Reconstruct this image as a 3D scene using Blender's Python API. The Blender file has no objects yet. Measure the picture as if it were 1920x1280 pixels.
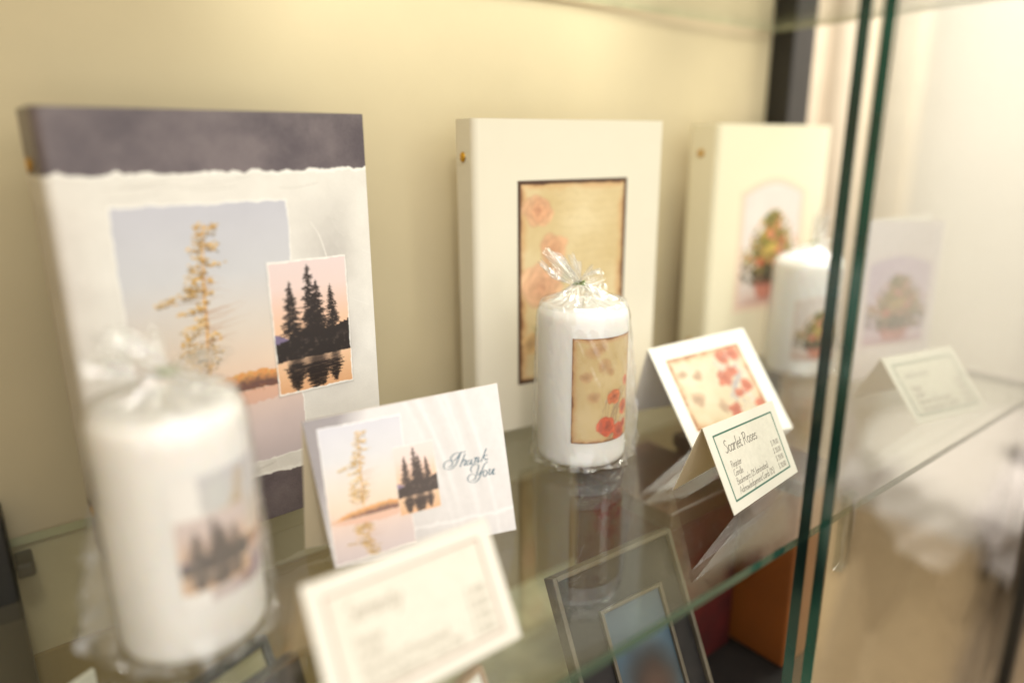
import bpy, math, random
import numpy as np
from mathutils import Vector, Matrix

rng = np.random.default_rng(7)
random.seed(7)
S = bpy.context.scene
C = S.collection
PI = math.pi

# ------------------------------------------------------------------ helpers: objects
def link(name, me, mat=None, parent=None, smooth=False):
    o = bpy.data.objects.new(name, me)
    C.objects.link(o)
    if mat is not None and not me.materials:
        me.materials.append(mat)
    if parent is not None:
        o.parent = parent
    if smooth:
        me.polygons.foreach_set('use_smooth', [True] * len(me.polygons))
    return o

def thing(name, label, cat, group=None, loc=(0, 0, 0)):
    o = bpy.data.objects.new(name, None)
    o.empty_display_size = 0.02
    C.objects.link(o)
    tag(o, label, cat, group)
    return o

def tag(o, label=None, cat=None, group=None, kind=None):
    if label: o['label'] = label
    if cat: o['category'] = cat
    if group: o['group'] = group
    if kind: o['kind'] = kind
    return o

class MB:
    """collects polygons, then builds one mesh"""
    def __init__(s): s.v = []; s.f = []
    def add(s, vs, fs):
        n = len(s.v); s.v += [tuple(map(float, p)) for p in vs]; s.f += [tuple(i + n for i in f) for f in fs]
    def hexa(s, b, t):
        s.add(list(b) + list(t), [(3, 2, 1, 0), (4, 5, 6, 7), (0, 1, 5, 4), (1, 2, 6, 5), (2, 3, 7, 6), (3, 0, 4, 7)])
    def box(s, x0, y0, z0, x1, y1, z1):
        s.hexa([(x0, y0, z0), (x1, y0, z0), (x1, y1, z0), (x0, y1, z0)], [(x0, y0, z1), (x1, y0, z1), (x1, y1, z1), (x0, y1, z1)])
    def frame_box(s, o, ex, ey, ez, x0, y0, z0, x1, y1, z1):
        """a box in a local frame (o + x ex + y ey + z ez)"""
        P = lambda x, y, z: tuple(o + ex * x + ey * y + ez * z)
        s.hexa([P(x0, y0, z0), P(x1, y0, z0), P(x1, y1, z0), P(x0, y1, z0)], [P(x0, y0, z1), P(x1, y0, z1), P(x1, y1, z1), P(x0, y1, z1)])
    def lathe(s, cx, cy, prof, n=64):
        vs = []; m = len(prof)
        for r, z in prof:
            for i in range(n):
                a = 2 * PI * i / n
                vs.append((cx + r * math.cos(a), cy + r * math.sin(a), z))
        fs = [(j * n + i, j * n + (i + 1) % n, (j + 1) * n + (i + 1) % n, (j + 1) * n + i) for j in range(m - 1) for i in range(n)]
        s.add(vs, fs)
    def tube(s, pts, r, n=8):
        pts = [Vector(p) for p in pts]; vs = []
        for i, p in enumerate(pts):
            d = (pts[min(i + 1, len(pts) - 1)] - pts[max(i - 1, 0)]).normalized()
            a = d.orthogonal().normalized(); b = d.cross(a)
            for k in range(n):
                t = 2 * PI * k / n
                vs.append(tuple(p + a * (r * math.cos(t)) + b * (r * math.sin(t))))
        fs = [(j * n + i, j * n + (i + 1) % n, (j + 1) * n + (i + 1) % n, (j + 1) * n + i) for j in range(len(pts) - 1) for i in range(n)]
        fs += [tuple(range(n - 1, -1, -1)), tuple((len(pts) - 1) * n + k for k in range(n))]
        s.add(vs, fs)
    def build(s, name, mat, parent=None, smooth=False, bevel=0, bseg=2):
        me = bpy.data.meshes.new(name); me.from_pydata(s.v, [], s.f); me.update()
        o = link(name, me, mat, parent, smooth)
        if bevel:
            m = o.modifiers.new('bevel', 'BEVEL'); m.width = bevel; m.segments = bseg; m.limit_method = 'ANGLE'
        return o

# ------------------------------------------------------------------ helpers: materials
def lin(c):
    c = np.asarray(c, float)
    return np.where(c <= 0.04045, c / 12.92, ((c + 0.055) / 1.055) ** 2.4)

def rgba(*c):
    return tuple(float(x) for x in lin(c)) + (1.0,)

def newmat(name):
    m = bpy.data.materials.new(name); m.use_nodes = True
    nt = m.node_tree
    return m, nt, nt.nodes['Principled BSDF'], nt.nodes['Material Output']

def pmat(name, col, rough=0.5, spec=0.5, metal=0.0, nscale=0, namp=0.0, bump=0.0, bscale=200, sss=0):
    m, nt, p, out = newmat(name)
    p.inputs['Roughness'].default_value = rough
    p.inputs['Specular IOR Level'].default_value = spec
    p.inputs['Metallic'].default_value = metal
    p.inputs['Base Color'].default_value = rgba(*col)
    if sss:
        p.inputs['Subsurface Weight'].default_value = sss
        p.inputs['Subsurface Radius'].default_value = (0.012, 0.008, 0.005)
        p.inputs['Subsurface Scale'].default_value = 1.0
    if nscale:
        tc = nt.nodes.new('ShaderNodeTexCoord'); n = nt.nodes.new('ShaderNodeTexNoise')
        n.inputs['Scale'].default_value = nscale; n.inputs['Detail'].default_value = 6
        r = nt.nodes.new('ShaderNodeValToRGB')
        a = np.clip(np.array(col) * (1 - namp), 0, 1); b = np.clip(np.array(col) * (1 + namp), 0, 1)
        r.color_ramp.elements[0].position = 0.3; r.color_ramp.elements[1].position = 0.7
        r.color_ramp.elements[0].color = rgba(*a); r.color_ramp.elements[1].color = rgba(*b)
        nt.links.new(tc.outputs['Object'], n.inputs['Vector']); nt.links.new(n.outputs['Fac'], r.inputs['Fac'])
        nt.links.new(r.outputs['Color'], p.inputs['Base Color'])
    if bump:
        tc = nt.nodes.new('ShaderNodeTexCoord'); n = nt.nodes.new('ShaderNodeTexNoise')
        n.inputs['Scale'].default_value = bscale; n.inputs['Detail'].default_value = 4
        b = nt.nodes.new('ShaderNodeBump'); b.inputs['Strength'].default_value = bump; b.inputs['Distance'].default_value = 0.001
        nt.links.new(tc.outputs['Object'], n.inputs['Vector']); nt.links.new(n.outputs['Fac'], b.inputs['Height'])
        nt.links.new(b.outputs['Normal'], p.inputs['Normal'])
    return m

def print_mat(name, rough=0.45, spec=0.4, coat=0.0, trans=0.0):
    """printed paper: the ink is a colour attribute made in this script"""
    m, nt, p, out = newmat(name)
    a = nt.nodes.new('ShaderNodeAttribute'); a.attribute_name = 'ink'
    nt.links.new(a.outputs['Color'], p.inputs['Base Color'])
    p.inputs['Roughness'].default_value = rough; p.inputs['Specular IOR Level'].default_value = spec
    p.inputs['Coat Weight'].default_value = coat; p.inputs['Coat Roughness'].default_value = 0.25
    return m

def paper_mat(name, col, thru=.35):
    m, nt, p, out = newmat(name)
    p.inputs['Base Color'].default_value = rgba(*col); p.inputs['Roughness'].default_value = .75; p.inputs['Specular IOR Level'].default_value = .2
    t = nt.nodes.new('ShaderNodeBsdfTranslucent'); t.inputs['Color'].default_value = rgba(*(np.array(col) * np.array((1, .96, .86))))
    n = nt.nodes.new('ShaderNodeTexNoise'); n.inputs['Scale'].default_value = 300
    r = nt.nodes.new('ShaderNodeMapRange'); r.inputs['To Min'].default_value = thru - .06; r.inputs['To Max'].default_value = thru + .06
    mx = nt.nodes.new('ShaderNodeMixShader')
    nt.links.new(n.outputs['Fac'], r.inputs['Value']); nt.links.new(r.outputs['Result'], mx.inputs['Fac'])
    nt.links.new(p.outputs[0], mx.inputs[1]); nt.links.new(t.outputs[0], mx.inputs[2]); nt.links.new(mx.outputs[0], out.inputs['Surface'])
    return m

def fres(nt, ior=1.5):
    g = nt.nodes.new('ShaderNodeNewGeometry')
    mr = nt.nodes.new('ShaderNodeMapRange')
    mr.inputs['To Min'].default_value = ior; mr.inputs['To Max'].default_value = 1 / ior
    nt.links.new(g.outputs['Backfacing'], mr.inputs['Value'])
    f = nt.nodes.new('ShaderNodeFresnel')
    nt.links.new(mr.outputs['Result'], f.inputs['IOR'])
    return f

def glass_mat(name, tint=(0.965, 0.98, 0.965), rough=0.0, ior=1.5):
    """flat sheet glass: straight transmission plus Fresnel reflection"""
    m, nt, p, out = newmat(name); nt.nodes.remove(p)
    t = nt.nodes.new('ShaderNodeBsdfTransparent'); t.inputs['Color'].default_value = tint + (1,)
    g = nt.nodes.new('ShaderNodeBsdfGlossy'); g.inputs['Roughness'].default_value = rough
    mx = nt.nodes.new('ShaderNodeMixShader'); f = fres(nt, ior)
    nt.links.new(f.outputs['Fac'], mx.inputs['Fac'])
    nt.links.new(t.outputs[0], mx.inputs[1]); nt.links.new(g.outputs[0], mx.inputs[2])
    nt.links.new(mx.outputs[0], out.inputs['Surface'])
    return m

def film_mat(name, milk=0.08, bstr=0.5, gain=0.10):
    """crinkled clear cellophane"""
    m, nt, p, out = newmat(name); nt.nodes.remove(p)
    tc = nt.nodes.new('ShaderNodeTexCoord')
    mp = nt.nodes.new('ShaderNodeMapping'); mp.inputs['Scale'].default_value = (1, 1, 0.45)
    n1 = nt.nodes.new('ShaderNodeTexNoise'); n1.inputs['Scale'].default_value = 90; n1.inputs['Detail'].default_value = 3; n1.inputs['Distortion'].default_value = 0.8
    b = nt.nodes.new('ShaderNodeBump'); b.inputs['Strength'].default_value = bstr; b.inputs['Distance'].default_value = 0.004
    nt.links.new(tc.outputs['Object'], mp.inputs['Vector']); nt.links.new(mp.outputs['Vector'], n1.inputs['Vector'])
    nt.links.new(n1.outputs['Fac'], b.inputs['Height'])
    t = nt.nodes.new('ShaderNodeBsdfTransparent'); t.inputs['Color'].default_value = (0.985, 0.985, 0.98, 1)
    d = nt.nodes.new('ShaderNodeBsdfDiffuse'); d.inputs['Color'].default_value = (0.9, 0.9, 0.88, 1)
    tl = nt.nodes.new('ShaderNodeBsdfTranslucent'); tl.inputs['Color'].default_value = (0.9, 0.9, 0.88, 1)
    dm = nt.nodes.new('ShaderNodeMixShader'); dm.inputs['Fac'].default_value = 0.5
    nt.links.new(d.outputs[0], dm.inputs[1]); nt.links.new(tl.outputs[0], dm.inputs[2])
    m1 = nt.nodes.new('ShaderNodeMixShader'); m1.inputs['Fac'].default_value = milk
    nt.links.new(t.outputs[0], m1.inputs[1]); nt.links.new(dm.outputs[0], m1.inputs[2])
    g = nt.nodes.new('ShaderNodeBsdfGlossy'); g.inputs['Roughness'].default_value = 0.07
    nt.links.new(b.outputs['Normal'], g.inputs['Normal'])
    f = fres(nt, 1.45)
    ad = nt.nodes.new('ShaderNodeMath'); ad.operation = 'ADD'; ad.inputs[1].default_value = gain; ad.use_clamp = True
    nt.links.new(f.outputs['Fac'], ad.inputs[0])
    m2 = nt.nodes.new('ShaderNodeMixShader'); nt.links.new(ad.outputs[0], m2.inputs['Fac'])
    nt.links.new(m1.outputs[0], m2.inputs[1]); nt.links.new(g.outputs[0], m2.inputs[2])
    nt.links.new(m2.outputs[0], out.inputs['Surface'])
    return m

# ------------------------------------------------------------------ helpers: ink (pictures drawn with numpy, kept as mesh colour)
def vnoise(h, w, cell, seed):
    r = np.random.default_rng(seed)
    gh, gw = int(h / cell) + 3, int(w / cell) + 3
    g = r.random((gh, gw))
    y = np.arange(h) / cell; x = np.arange(w) / cell
    yi = y.astype(int); xi = x.astype(int)
    fy = (y - yi)[:, None]; fx = (x - xi)[None, :]
    fy = fy * fy * (3 - 2 * fy); fx = fx * fx * (3 - 2 * fx)
    a = g[np.ix_(yi, xi)]; b = g[np.ix_(yi, xi + 1)]; c = g[np.ix_(yi + 1, xi)]; d = g[np.ix_(yi + 1, xi + 1)]
    return (a * (1 - fx) + b * fx) * (1 - fy) + (c * (1 - fx) + d * fx) * fy

def fbm(h, w, cell, seed, octv=4, fall=0.55):
    o = np.zeros((h, w)); a = 1; t = 0
    for k in range(octv):
        if cell < 1: break
        o += a * vnoise(h, w, cell, seed + 17 * k); t += a; a *= fall; cell /= 2
    return o / t

def lerp(a, b, t): return a + (b - a) * t

class Ink:
    def __init__(s, w, h, col=(1, 1, 1)):
        s.w, s.h = w, h
        s.a = np.ones((h, w, 3)) * np.array(col, float)
    def uv(s):
        return np.meshgrid((np.arange(s.w) + .5) / s.w, (np.arange(s.h) + .5) / s.h)
    def mix(s, mask, col, sl=None):
        col = np.asarray(col, float)
        if sl is None:
            s.a = s.a * (1 - mask[..., None]) + col * mask[..., None]
        else:
            r = s.a[sl]; s.a[sl] = r * (1 - mask[..., None]) + col * mask[..., None]
    def _win(s, x0, y0, x1, y1):
        x0 = max(0, int(math.floor(x0))); y0 = max(0, int(math.floor(y0))); x1 = min(s.w, int(math.ceil(x1)) + 1); y1 = min(s.h, int(math.ceil(y1)) + 1)
        if x1 <= x0 or y1 <= y0: return None
        X, Y = np.meshgrid(np.arange(x0, x1) + .5, np.arange(y0, y1) + .5)
        return (slice(y0, y1), slice(x0, x1)), X, Y
    def line(s, p, q, hw, col, al=1.0, soft=1.0, hw2=None):
        hw2 = hw if hw2 is None else hw2; m = max(hw, hw2) + soft + 1
        wdw = s._win(min(p[0], q[0]) - m, min(p[1], q[1]) - m, max(p[0], q[0]) + m, max(p[1], q[1]) + m)
        if wdw is None: return
        sl, X, Y = wdw
        dx, dy = q[0] - p[0], q[1] - p[1]; L = dx * dx + dy * dy + 1e-9
        t = np.clip(((X - p[0]) * dx + (Y - p[1]) * dy) / L, 0, 1)
        d = np.hypot(X - p[0] - t * dx, Y - p[1] - t * dy)
        r = hw + (hw2 - hw) * t
        mk = np.clip((r - d) / soft + .5, 0, 1) * np.clip(r * 2, 0, 1)
        s.mix(mk * al, col, sl)
    def blob(s, cx, cy, rx, ry, col, al=1.0, soft=0.3, rot=0.0):
        m = max(rx, ry) * (1 + soft) + 1
        wdw = s._win(cx - m, cy - m, cx + m, cy + m)
        if wdw is None: return
        sl, X, Y = wdw
        c, n = math.cos(rot), math.sin(rot)
        x = (X - cx) * c + (Y - cy) * n; y = -(X - cx) * n + (Y - cy) * c
        d = np.hypot(x / rx, y / ry)
        mk = np.clip((1 + soft - d) / (2 * soft + 1e-6), 0, 1)
        s.mix(mk * al, col, sl)
    def poly(s, pts, col, al=1.0):
        pts = np.asarray(pts, float)
        wdw = s._win(pts[:, 0].min() - 1, pts[:, 1].min() - 1, pts[:, 0].max() + 1, pts[:, 1].max() + 1)
        if wdw is None: return
        sl, X, Y = wdw
        acc = np.zeros(X.shape)
        for ox in (-.25, .25):
            for oy in (-.25, .25):
                ins = np.zeros(X.shape, bool); n = len(pts)
                for i in range(n):
                    x1, y1 = pts[i]; x2, y2 = pts[(i + 1) % n]
                    if y1 == y2: continue
                    c = ((y1 > Y + oy) != (y2 > Y + oy)) & (X + ox < (x2 - x1) * (Y + oy - y1) / (y2 - y1) + x1)
                    ins ^= c
                acc += ins
        s.mix(acc / 4 * al, col, sl)
    def warp(s, amp, cell, seed):
        """wobble the whole drawing so that edges become organic"""
        X, Y = np.meshgrid(np.arange(s.w), np.arange(s.h))
        dx = (fbm(s.h, s.w, cell, seed, 4) - .5) * 2 * amp; dy = (fbm(s.h, s.w, cell, seed + 400, 4) - .5) * 2 * amp
        s.a = sample(s.a, (X + dx + .5) / s.w, (Y + dy + .5) / s.h)
    def soften(s, n=1):
        for k in range(n):
            p = np.pad(s.a, ((1, 1), (1, 1), (0, 0)), 'edge')
            s.a = (p[:-2, 1:-1] + p[2:, 1:-1] + p[1:-1, :-2] + p[1:-1, 2:] + 2 * p[1:-1, 1:-1]) / 6
    def stroke(s, pts, w, col, al=1.0, nib=0.9, thin=0.3, smooth=5):
        """pen stroke, thick and thin by direction"""
        pts = spline(pts, smooth)
        for p, q in zip(pts[:-1], pts[1:]):
            an = math.atan2(q[1] - p[1], q[0] - p[0])
            k = thin + (1 - thin) * abs(math.sin(an - nib)) ** 1.5
            s.line(p, q, w * k, col, al, 1.0)

def spline(pts, n):
    P = [np.array(p, float) for p in pts]
    if len(P) < 3 or n < 2: return P
    o = []
    for i in range(len(P) - 1):
        a = P[max(i - 1, 0)]; b = P[i]; c = P[i + 1]; d = P[min(i + 2, len(P) - 1)]
        for k in range(n):
            t = k / n
            o.append(.5 * (2 * b + (c - a) * t + (2 * a - 5 * b + 4 * c - d) * t * t + (3 * b - a - 3 * c + d) * t ** 3))
    o.append(P[-1]); return o

def sample(img, u, v):
    h, w = img.shape[:2]
    x = np.clip(u * w - .5, 0, w - 1.001); y = np.clip(v * h - .5, 0, h - 1.001)
    xi = x.astype(int); yi = y.astype(int); fx = (x - xi)[..., None]; fy = (y - yi)[..., None]
    return (img[yi, xi] * (1 - fx) + img[yi, np.minimum(xi + 1, w - 1)] * fx) * (1 - fy) + (img[np.minimum(yi + 1, h - 1), xi] * (1 - fx) + img[np.minimum(yi + 1, h - 1), np.minimum(xi + 1, w - 1)] * fx) * fy

def quad_st(cv, quad):
    """inverse of a near-parallelogram TL,TR,BR,BL given in uv: picture coordinates of every pixel"""
    U, V = cv.uv(); TL, TR, BR, BL = [np.array(q, float) for q in quad]
    s = np.full(U.shape, .5); t = np.full(U.shape, .5)
    for k in range(8):
        px = TL[0] * (1 - s) * (1 - t) + TR[0] * s * (1 - t) + BR[0] * s * t + BL[0] * (1 - s) * t - U
        py = TL[1] * (1 - s) * (1 - t) + TR[1] * s * (1 - t) + BR[1] * s * t + BL[1] * (1 - s) * t - V
        a = (TR[0] - TL[0]) * (1 - t) + (BR[0] - BL[0]) * t; b = (BL[0] - TL[0]) * (1 - s) + (BR[0] - TR[0]) * s
        c = (TR[1] - TL[1]) * (1 - t) + (BR[1] - BL[1]) * t; d = (BL[1] - TL[1]) * (1 - s) + (BR[1] - TR[1]) * s
        det = a * d - b * c
        s = s - (d * px - b * py) / det; t = t - (-c * px + a * py) / det
    return s, t

def paste(cv, pic, quad, seed, torn=0.008, rim=(0.93, 0.92, 0.90), rimw=0.006, lab=None, labid=1, shadow=0.0):
    s, t = quad_st(cv, quad)
    h, w = cv.h, cv.w
    j1 = fbm(h, w, 14, seed, 4) - .5; j2 = fbm(h, w, 14, seed + 91, 4) - .5
    d = np.minimum.reduce([s + j1 * torn, 1 - s + j2 * torn, t + j2 * torn * .8, 1 - t + j1 * torn * .8])
    px = 1.0 / (np.hypot(*(np.array(quad[1]) - np.array(quad[0]))) * w)
    if shadow:
        sh = np.minimum.reduce([s + .02, 1.015 - s, t + .004, 1.02 - t])
        cv.mix(np.clip(sh / .03, 0, 1) * shadow, (0.50, 0.48, 0.47))
    al = np.clip(d / px + .5, 0, 1)
    cv.mix(al, rim)
    al2 = np.clip((d - rimw * (0.4 + 1.2 * fbm(h, w, 9, seed + 5, 3))) / px + .5, 0, 1)
    cv.a = cv.a * (1 - al2[..., None]) + sample(pic.a, np.clip(s, 0, 1), np.clip(t, 0, 1)) * al2[..., None]
    if lab is not None: lab[al > .5] = labid

# ---- the two photographs printed on the register, the card and the candle
CLUSTERS = [(0.448,0.08,0.016,0.016),(0.542,0.08,0.027,0.011),(0.491,0.098,0.053,0.019),(0.45,0.137,0.04,0.016),(0.502,0.148,0.046,0.018),(0.405,0.163,0.033,0.012),(0.526,0.161,0.027,0.011),(0.529,0.216,0.066,0.009),(0.394,0.219,0.037,0.011),(0.401,0.248,0.046,0.016),(0.376,0.276,0.04,0.019),(0.408,0.278,0.033,0.018),(0.359,0.295,0.027,0.011),(0.484,0.271,0.019,0.007),(0.387,0.318,0.06,0.011),(0.295,0.319,0.06,0.012),(0.227,0.334,0.05,0.012),(0.482,0.317,0.02,0.007),(0.39,0.369,0.04,0.012),(0.335,0.377,0.046,0.011),(0.417,0.367,0.027,0.009),(0.347,0.45,0.053,0.022),(0.314,0.481,0.04,0.022),(0.35,0.502,0.046,0.018),(0.464,0.48,0.04,0.022),(0.482,0.534,0.033,0.011),(0.306,0.519,0.033,0.011),(0.375,0.513,0.04,0.013),(0.33,0.555,0.06,0.02),(0.44,0.56,0.06,0.018),(0.38,0.585,0.07,0.018),(0.43,0.19,0.03,0.012),(0.452,0.115,0.03,0.014),(0.44,0.235,0.035,0.012),(0.42,0.30,0.035,0.012),(0.43,0.345,0.03,0.01),(0.47,0.20,0.028,0.01),(0.41,0.405,0.03,0.011),(0.40,0.43,0.045,0.014),(0.40,0.545,0.05,0.014),(0.46,0.515,0.03,0.013),(0.34,0.53,0.04,0.014)]

def golden_pine():
    W, H = 330, 558
    c = Ink(W, H); U, V = c.uv()
    stops = [(0.0, (.735, .735, .775)), (.25, (.765, .765, .78)), (.45, (.815, .775, .735)), (.60, (.855, .765, .69)), (.68, (.85, .74, .67)), (.74, (.83, .74, .70)), (.85, (.79, .725, .715)), (1.0, (.76, .71, .72))]
    xs = [a for a, b in stops]
    for k in range(3): c.a[..., k] = np.interp(V[:, 0], xs, [b[k] for a, b in stops])[:, None]
    c.a += (fbm(H, W, 60, 5) - .5)[..., None] * .03
    r = np.random.default_rng(3)
    def tree(fy, al, seed, jig=0.0):
        r = np.random.default_rng(seed)
        X = lambda s, t: ((s) * W + (r.normal() * jig), fy(t) * H)
        tr = [(0.48, .086), (.461, .182), (.442, .314), (.438, .416), (.424, .519), (.42, .62)]
        for (a, b), (a2, b2) in zip(tr[:-1], tr[1:]):
            w1 = 1.2 + 4.2 * (b - .08); w2 = 1.2 + 4.2 * (b2 - .08)
            c.line(X(a, b), X(a2, b2), w1, (.86, .68, .45), al, 1.2, w2)
            c.line((X(a, b)[0] + w1 * .5, fy(b) * H), (X(a2, b2)[0] + w2 * .5, fy(b2) * H), w1 * .32, (.58, .38, .22), al * .6, 1.2)
        # bare branches on the right, thin limbs on the left
        for k in range(26):
            t = r.uniform(.26, .52); L = r.uniform(.08, .27) * (1 if t > .32 else .6)
            p0 = X(.445, t); p1 = X(.445 + L * .6, t - r.uniform(-.004, .02)); p2 = X(.445 + L, t - r.uniform(-.012, .028))
            c.line(p0, p1, .55, (.66, .47, .34), al * .75, 1, .4); c.line(p1, p2, .4, (.70, .54, .42), al * .6, 1, .25)
        for (s, t, rx, ry) in CLUSTERS:
            c.line(X(.445, t + .006), X(s, t), .7, (.45, .30, .17), al * .8, 1)
        for (s, t, rx, ry) in CLUSTERS:
            n = int(7 + 15000 * rx * ry)
            for k in range(n):          # tufts of needles fanning out from the twig ends
                a = r.uniform(0, 2 * PI); q = r.random() ** .55 * 1.2
                dx, dy = math.cos(a) * q * rx, math.sin(a) * q * ry
                x, y = X(s + dx, t + dy)
                lit = .64 - .5 * dy / ry - .12 * (dx / rx) + .28 * r.normal()
                base = lerp(np.array((.30, .22, .10)), np.array((.88, .66, .26)), np.clip(lit, 0, 1))
                for m_ in range(9):
                    an = -PI / 2 + r.normal() * 1.15; L = r.uniform(1.3, 4.4)
                    cc_ = np.clip(base * r.uniform(.75, 1.22), 0, 1)
                    c.line((x, y), (x + L * math.cos(an) * 1.15, y + L * math.sin(an) * .85), .75, cc_, al * r.uniform(.55, .95), 1, .3)
    WL = .70
    tree(lambda t: WL + (WL - t) * .48 + 0.0, .42, 12, 1.5)
    # blur the mirror image a little along x
    k = int(WL * H); z = c.a[k:].copy()
    for d in (1, 2): z = (np.roll(z, d, 1) + np.roll(z, -d, 1) + z) / 3
    c.a[k:] = z
    # island
    def isl(u): return np.interp(u, [0, .08, .2, .34, .45, .58, .7, .82, .92, 1.0], [.690, .682, .655, .640, .634, .630, .626, .634, .650, .660])
    n = fbm(H, W, 10, 31, 4)
    top = isl(U) + (n - .5) * .02
    m = np.clip((V - top) * H / 1.5 + .5, 0, 1) * np.clip((WL - .004 + .012 * (U - .5) - V + (fbm(H, W, 8, 8) - .5) * .012) * H / 2 + .5, 0, 1)
    depth = np.clip((V - top) / .05, 0, 1)
    tex = fbm(H, W, 6, 77, 3)
    col = lerp(np.array((.82, .55, .33)), np.array((.82, .63, .38)), np.clip(tex * 2 - .5, 0, 1)[..., None])
    col = lerp(col, np.array((.42, .30, .27)), (np.clip(depth * 1.5 - .45 + (tex - .5), 0, 1))[..., None])
    c.a = c.a * (1 - m[..., None]) + col * m[..., None]
    top2 = WL + (WL - isl(U)) * .75 + (n - .5) * .03
    m = np.clip((top2 - V) * H / 4 + .5, 0, 1) * (V > WL) * .38
    c.a = c.a * (1 - m[..., None]) + np.array((.80, .53, .40)) * m[..., None]
    for k in range(70):
        x = r.uniform(0, 1) * W; y = (WL + r.normal() * .004) * H
        c.line((x, y), (x + r.uniform(2, 6), y - r.uniform(2, 9)), .5, (.55, .34, .22), .6)
    tree(lambda t: t, 1.0, 12)
    return c

def dusk_pines():
    W, H = 250, 420
    c = Ink(W, H); U, V = c.uv(); r = np.random.default_rng(4)
    stops = [(0, (.86, .79, .785)), (.2, (.87, .785, .765)), (.38, (.885, .745, .67)), (.52, (.90, .73, .60)), (.70, (.88, .74, .62)), (.85, (.86, .69, .54)), (1, (.83, .63, .47))]
    xs = [a for a, b in stops]
    for k in range(3): c.a[..., k] = np.interp(V[:, 0], xs, [b[k] for a, b in stops])[:, None]
    DK = np.array((.155, .125, .12))
    m = np.clip((V - (.585 - .05 * np.exp(-((U - .02) / .12) ** 2))) * H + .5, 0, 1) * (V < .62)
    c.mix(m * np.clip((.25 - U) * 20, 0, 1), (.46, .41, .53))
    def conifer(x, top, bot, wid, al=1, fy=lambda t: t, col=DK, dens=230):
        c.line((x * W, fy(top) * H), ((x + .01) * W, fy(bot) * H), .8, col, al, 1, 2.2)
        for k in range(dens):
            t = r.random() ** .75; y = lerp(top + .01, bot - .03 * r.random(), t)
            w = wid * (.14 + .86 * t ** .75) * (.55 + .55 * abs(math.sin(t * 21 + x * 9))) * (1 if t < .9 else .75)
            sd = r.choice((-1, 1)); L = w * r.uniform(.2, 1.15)
            x0 = x + .01 * t + sd * L * r.uniform(0, .5); x1 = x + .01 * t + sd * L
            dr = r.uniform(-.004, .016)
            c.line((x0 * W, fy(y) * H), (x1 * W, fy(y + dr) * H), r.uniform(.8, 1.9), col, al, 1, .5)
            if r.random() < .5: c.blob(x1 * W, fy(y + dr) * H, 1.8, 1.5, col, al)
    def ground(u): return np.interp(u, [0, .06, .14, .3, .42, .5, .6, .72, .8, .9, .96, 1], [.615, .605, .585, .555, .53, .52, .525, .54, .535, .515, .495, .49])
    # reflection first
    WLN = .735
    m = np.zeros((H, W))
    cc = c
    TREES = ((.24, .15, .60, .15, 430), (.48, .04, .57, .145, 520), (.575, .16, .57, .14, 380), (.76, .205, .56, .105, 300))
    for (x, top, bot, wid, dn) in TREES:
        conifer(x, top, bot, wid * 1.05, .92, lambda t: WLN - .03 + (WLN - t) * .50, DK, dn)
    for (x, wd, e) in ((.26, .09, .90), (.53, .13, .97), (.77, .06, .90)):
        c.blob(x * W, (WLN + .06) * H, wd * W, .10 * H, DK, .8, .5)
    z = c.a[int(WLN * H):]; n = fbm(*z.shape[:2], 5, 9, 2)
    hh, ww = z.shape[:2]
    off = ((np.sin(np.arange(hh) * .9) * 2.2 + np.sin(np.arange(hh) * 2.3 + 1) * 1.6 + rng.normal(size=hh) * 1.0))[:, None] + (n - .5) * 10
    xi = np.clip(np.arange(ww)[None, :] + off, 0, ww - 1).astype(int)
    c.a[int(WLN * H):] = z[np.arange(hh)[:, None], xi]
    for k in range(120):
        y = r.uniform(WLN + .01, 1) * H; x = r.uniform(.05, .95) * W
        c.line((x, y), (x + r.uniform(6, 26), y), .5, (.88, .72, .58), .35)
    edge = ground(U) + (fbm(H, W, 7, 61, 3) - .5) * .035
    low = WLN - .025 + .03 * np.clip(.3 - U, 0, 1) + .02 * (fbm(H, W, 16, 3) - .5) - .03 * np.clip(U - .75, 0, 1)
    m = np.clip((V - edge) * H / 1.2 + .5, 0, 1) * np.clip((low + .03 - V) * H / 2 + .5, 0, 1)
    rock = lerp(np.array((.15, .125, .12)), np.array((.36, .30, .28)), np.clip((fbm(H, W, 12, 44, 4) - .55) * 4, 0, 1)[..., None] * np.clip((V - .56) * 14, 0, .7)[..., None])
    c.a = c.a * (1 - m[..., None]) + rock * m[..., None]
    for (x, top, bot, wid, dn) in TREES:
        conifer(x, top, bot, wid, 1, dens=dn)
    for k in range(60):
        x = r.uniform(.3, .7); c.blob(x * W, (ground(x) - .005) * H, r.uniform(2, 5), r.uniform(2, 5), DK, 1)
    return c

PINE = golden_pine(); DUSK = dusk_pines()

def washed(pic, k, to=(.90, .86, .82)):
    o = Ink(pic.w, pic.h); o.a = pic.a * (1 - k) + np.array(to) * k
    return o

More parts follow.
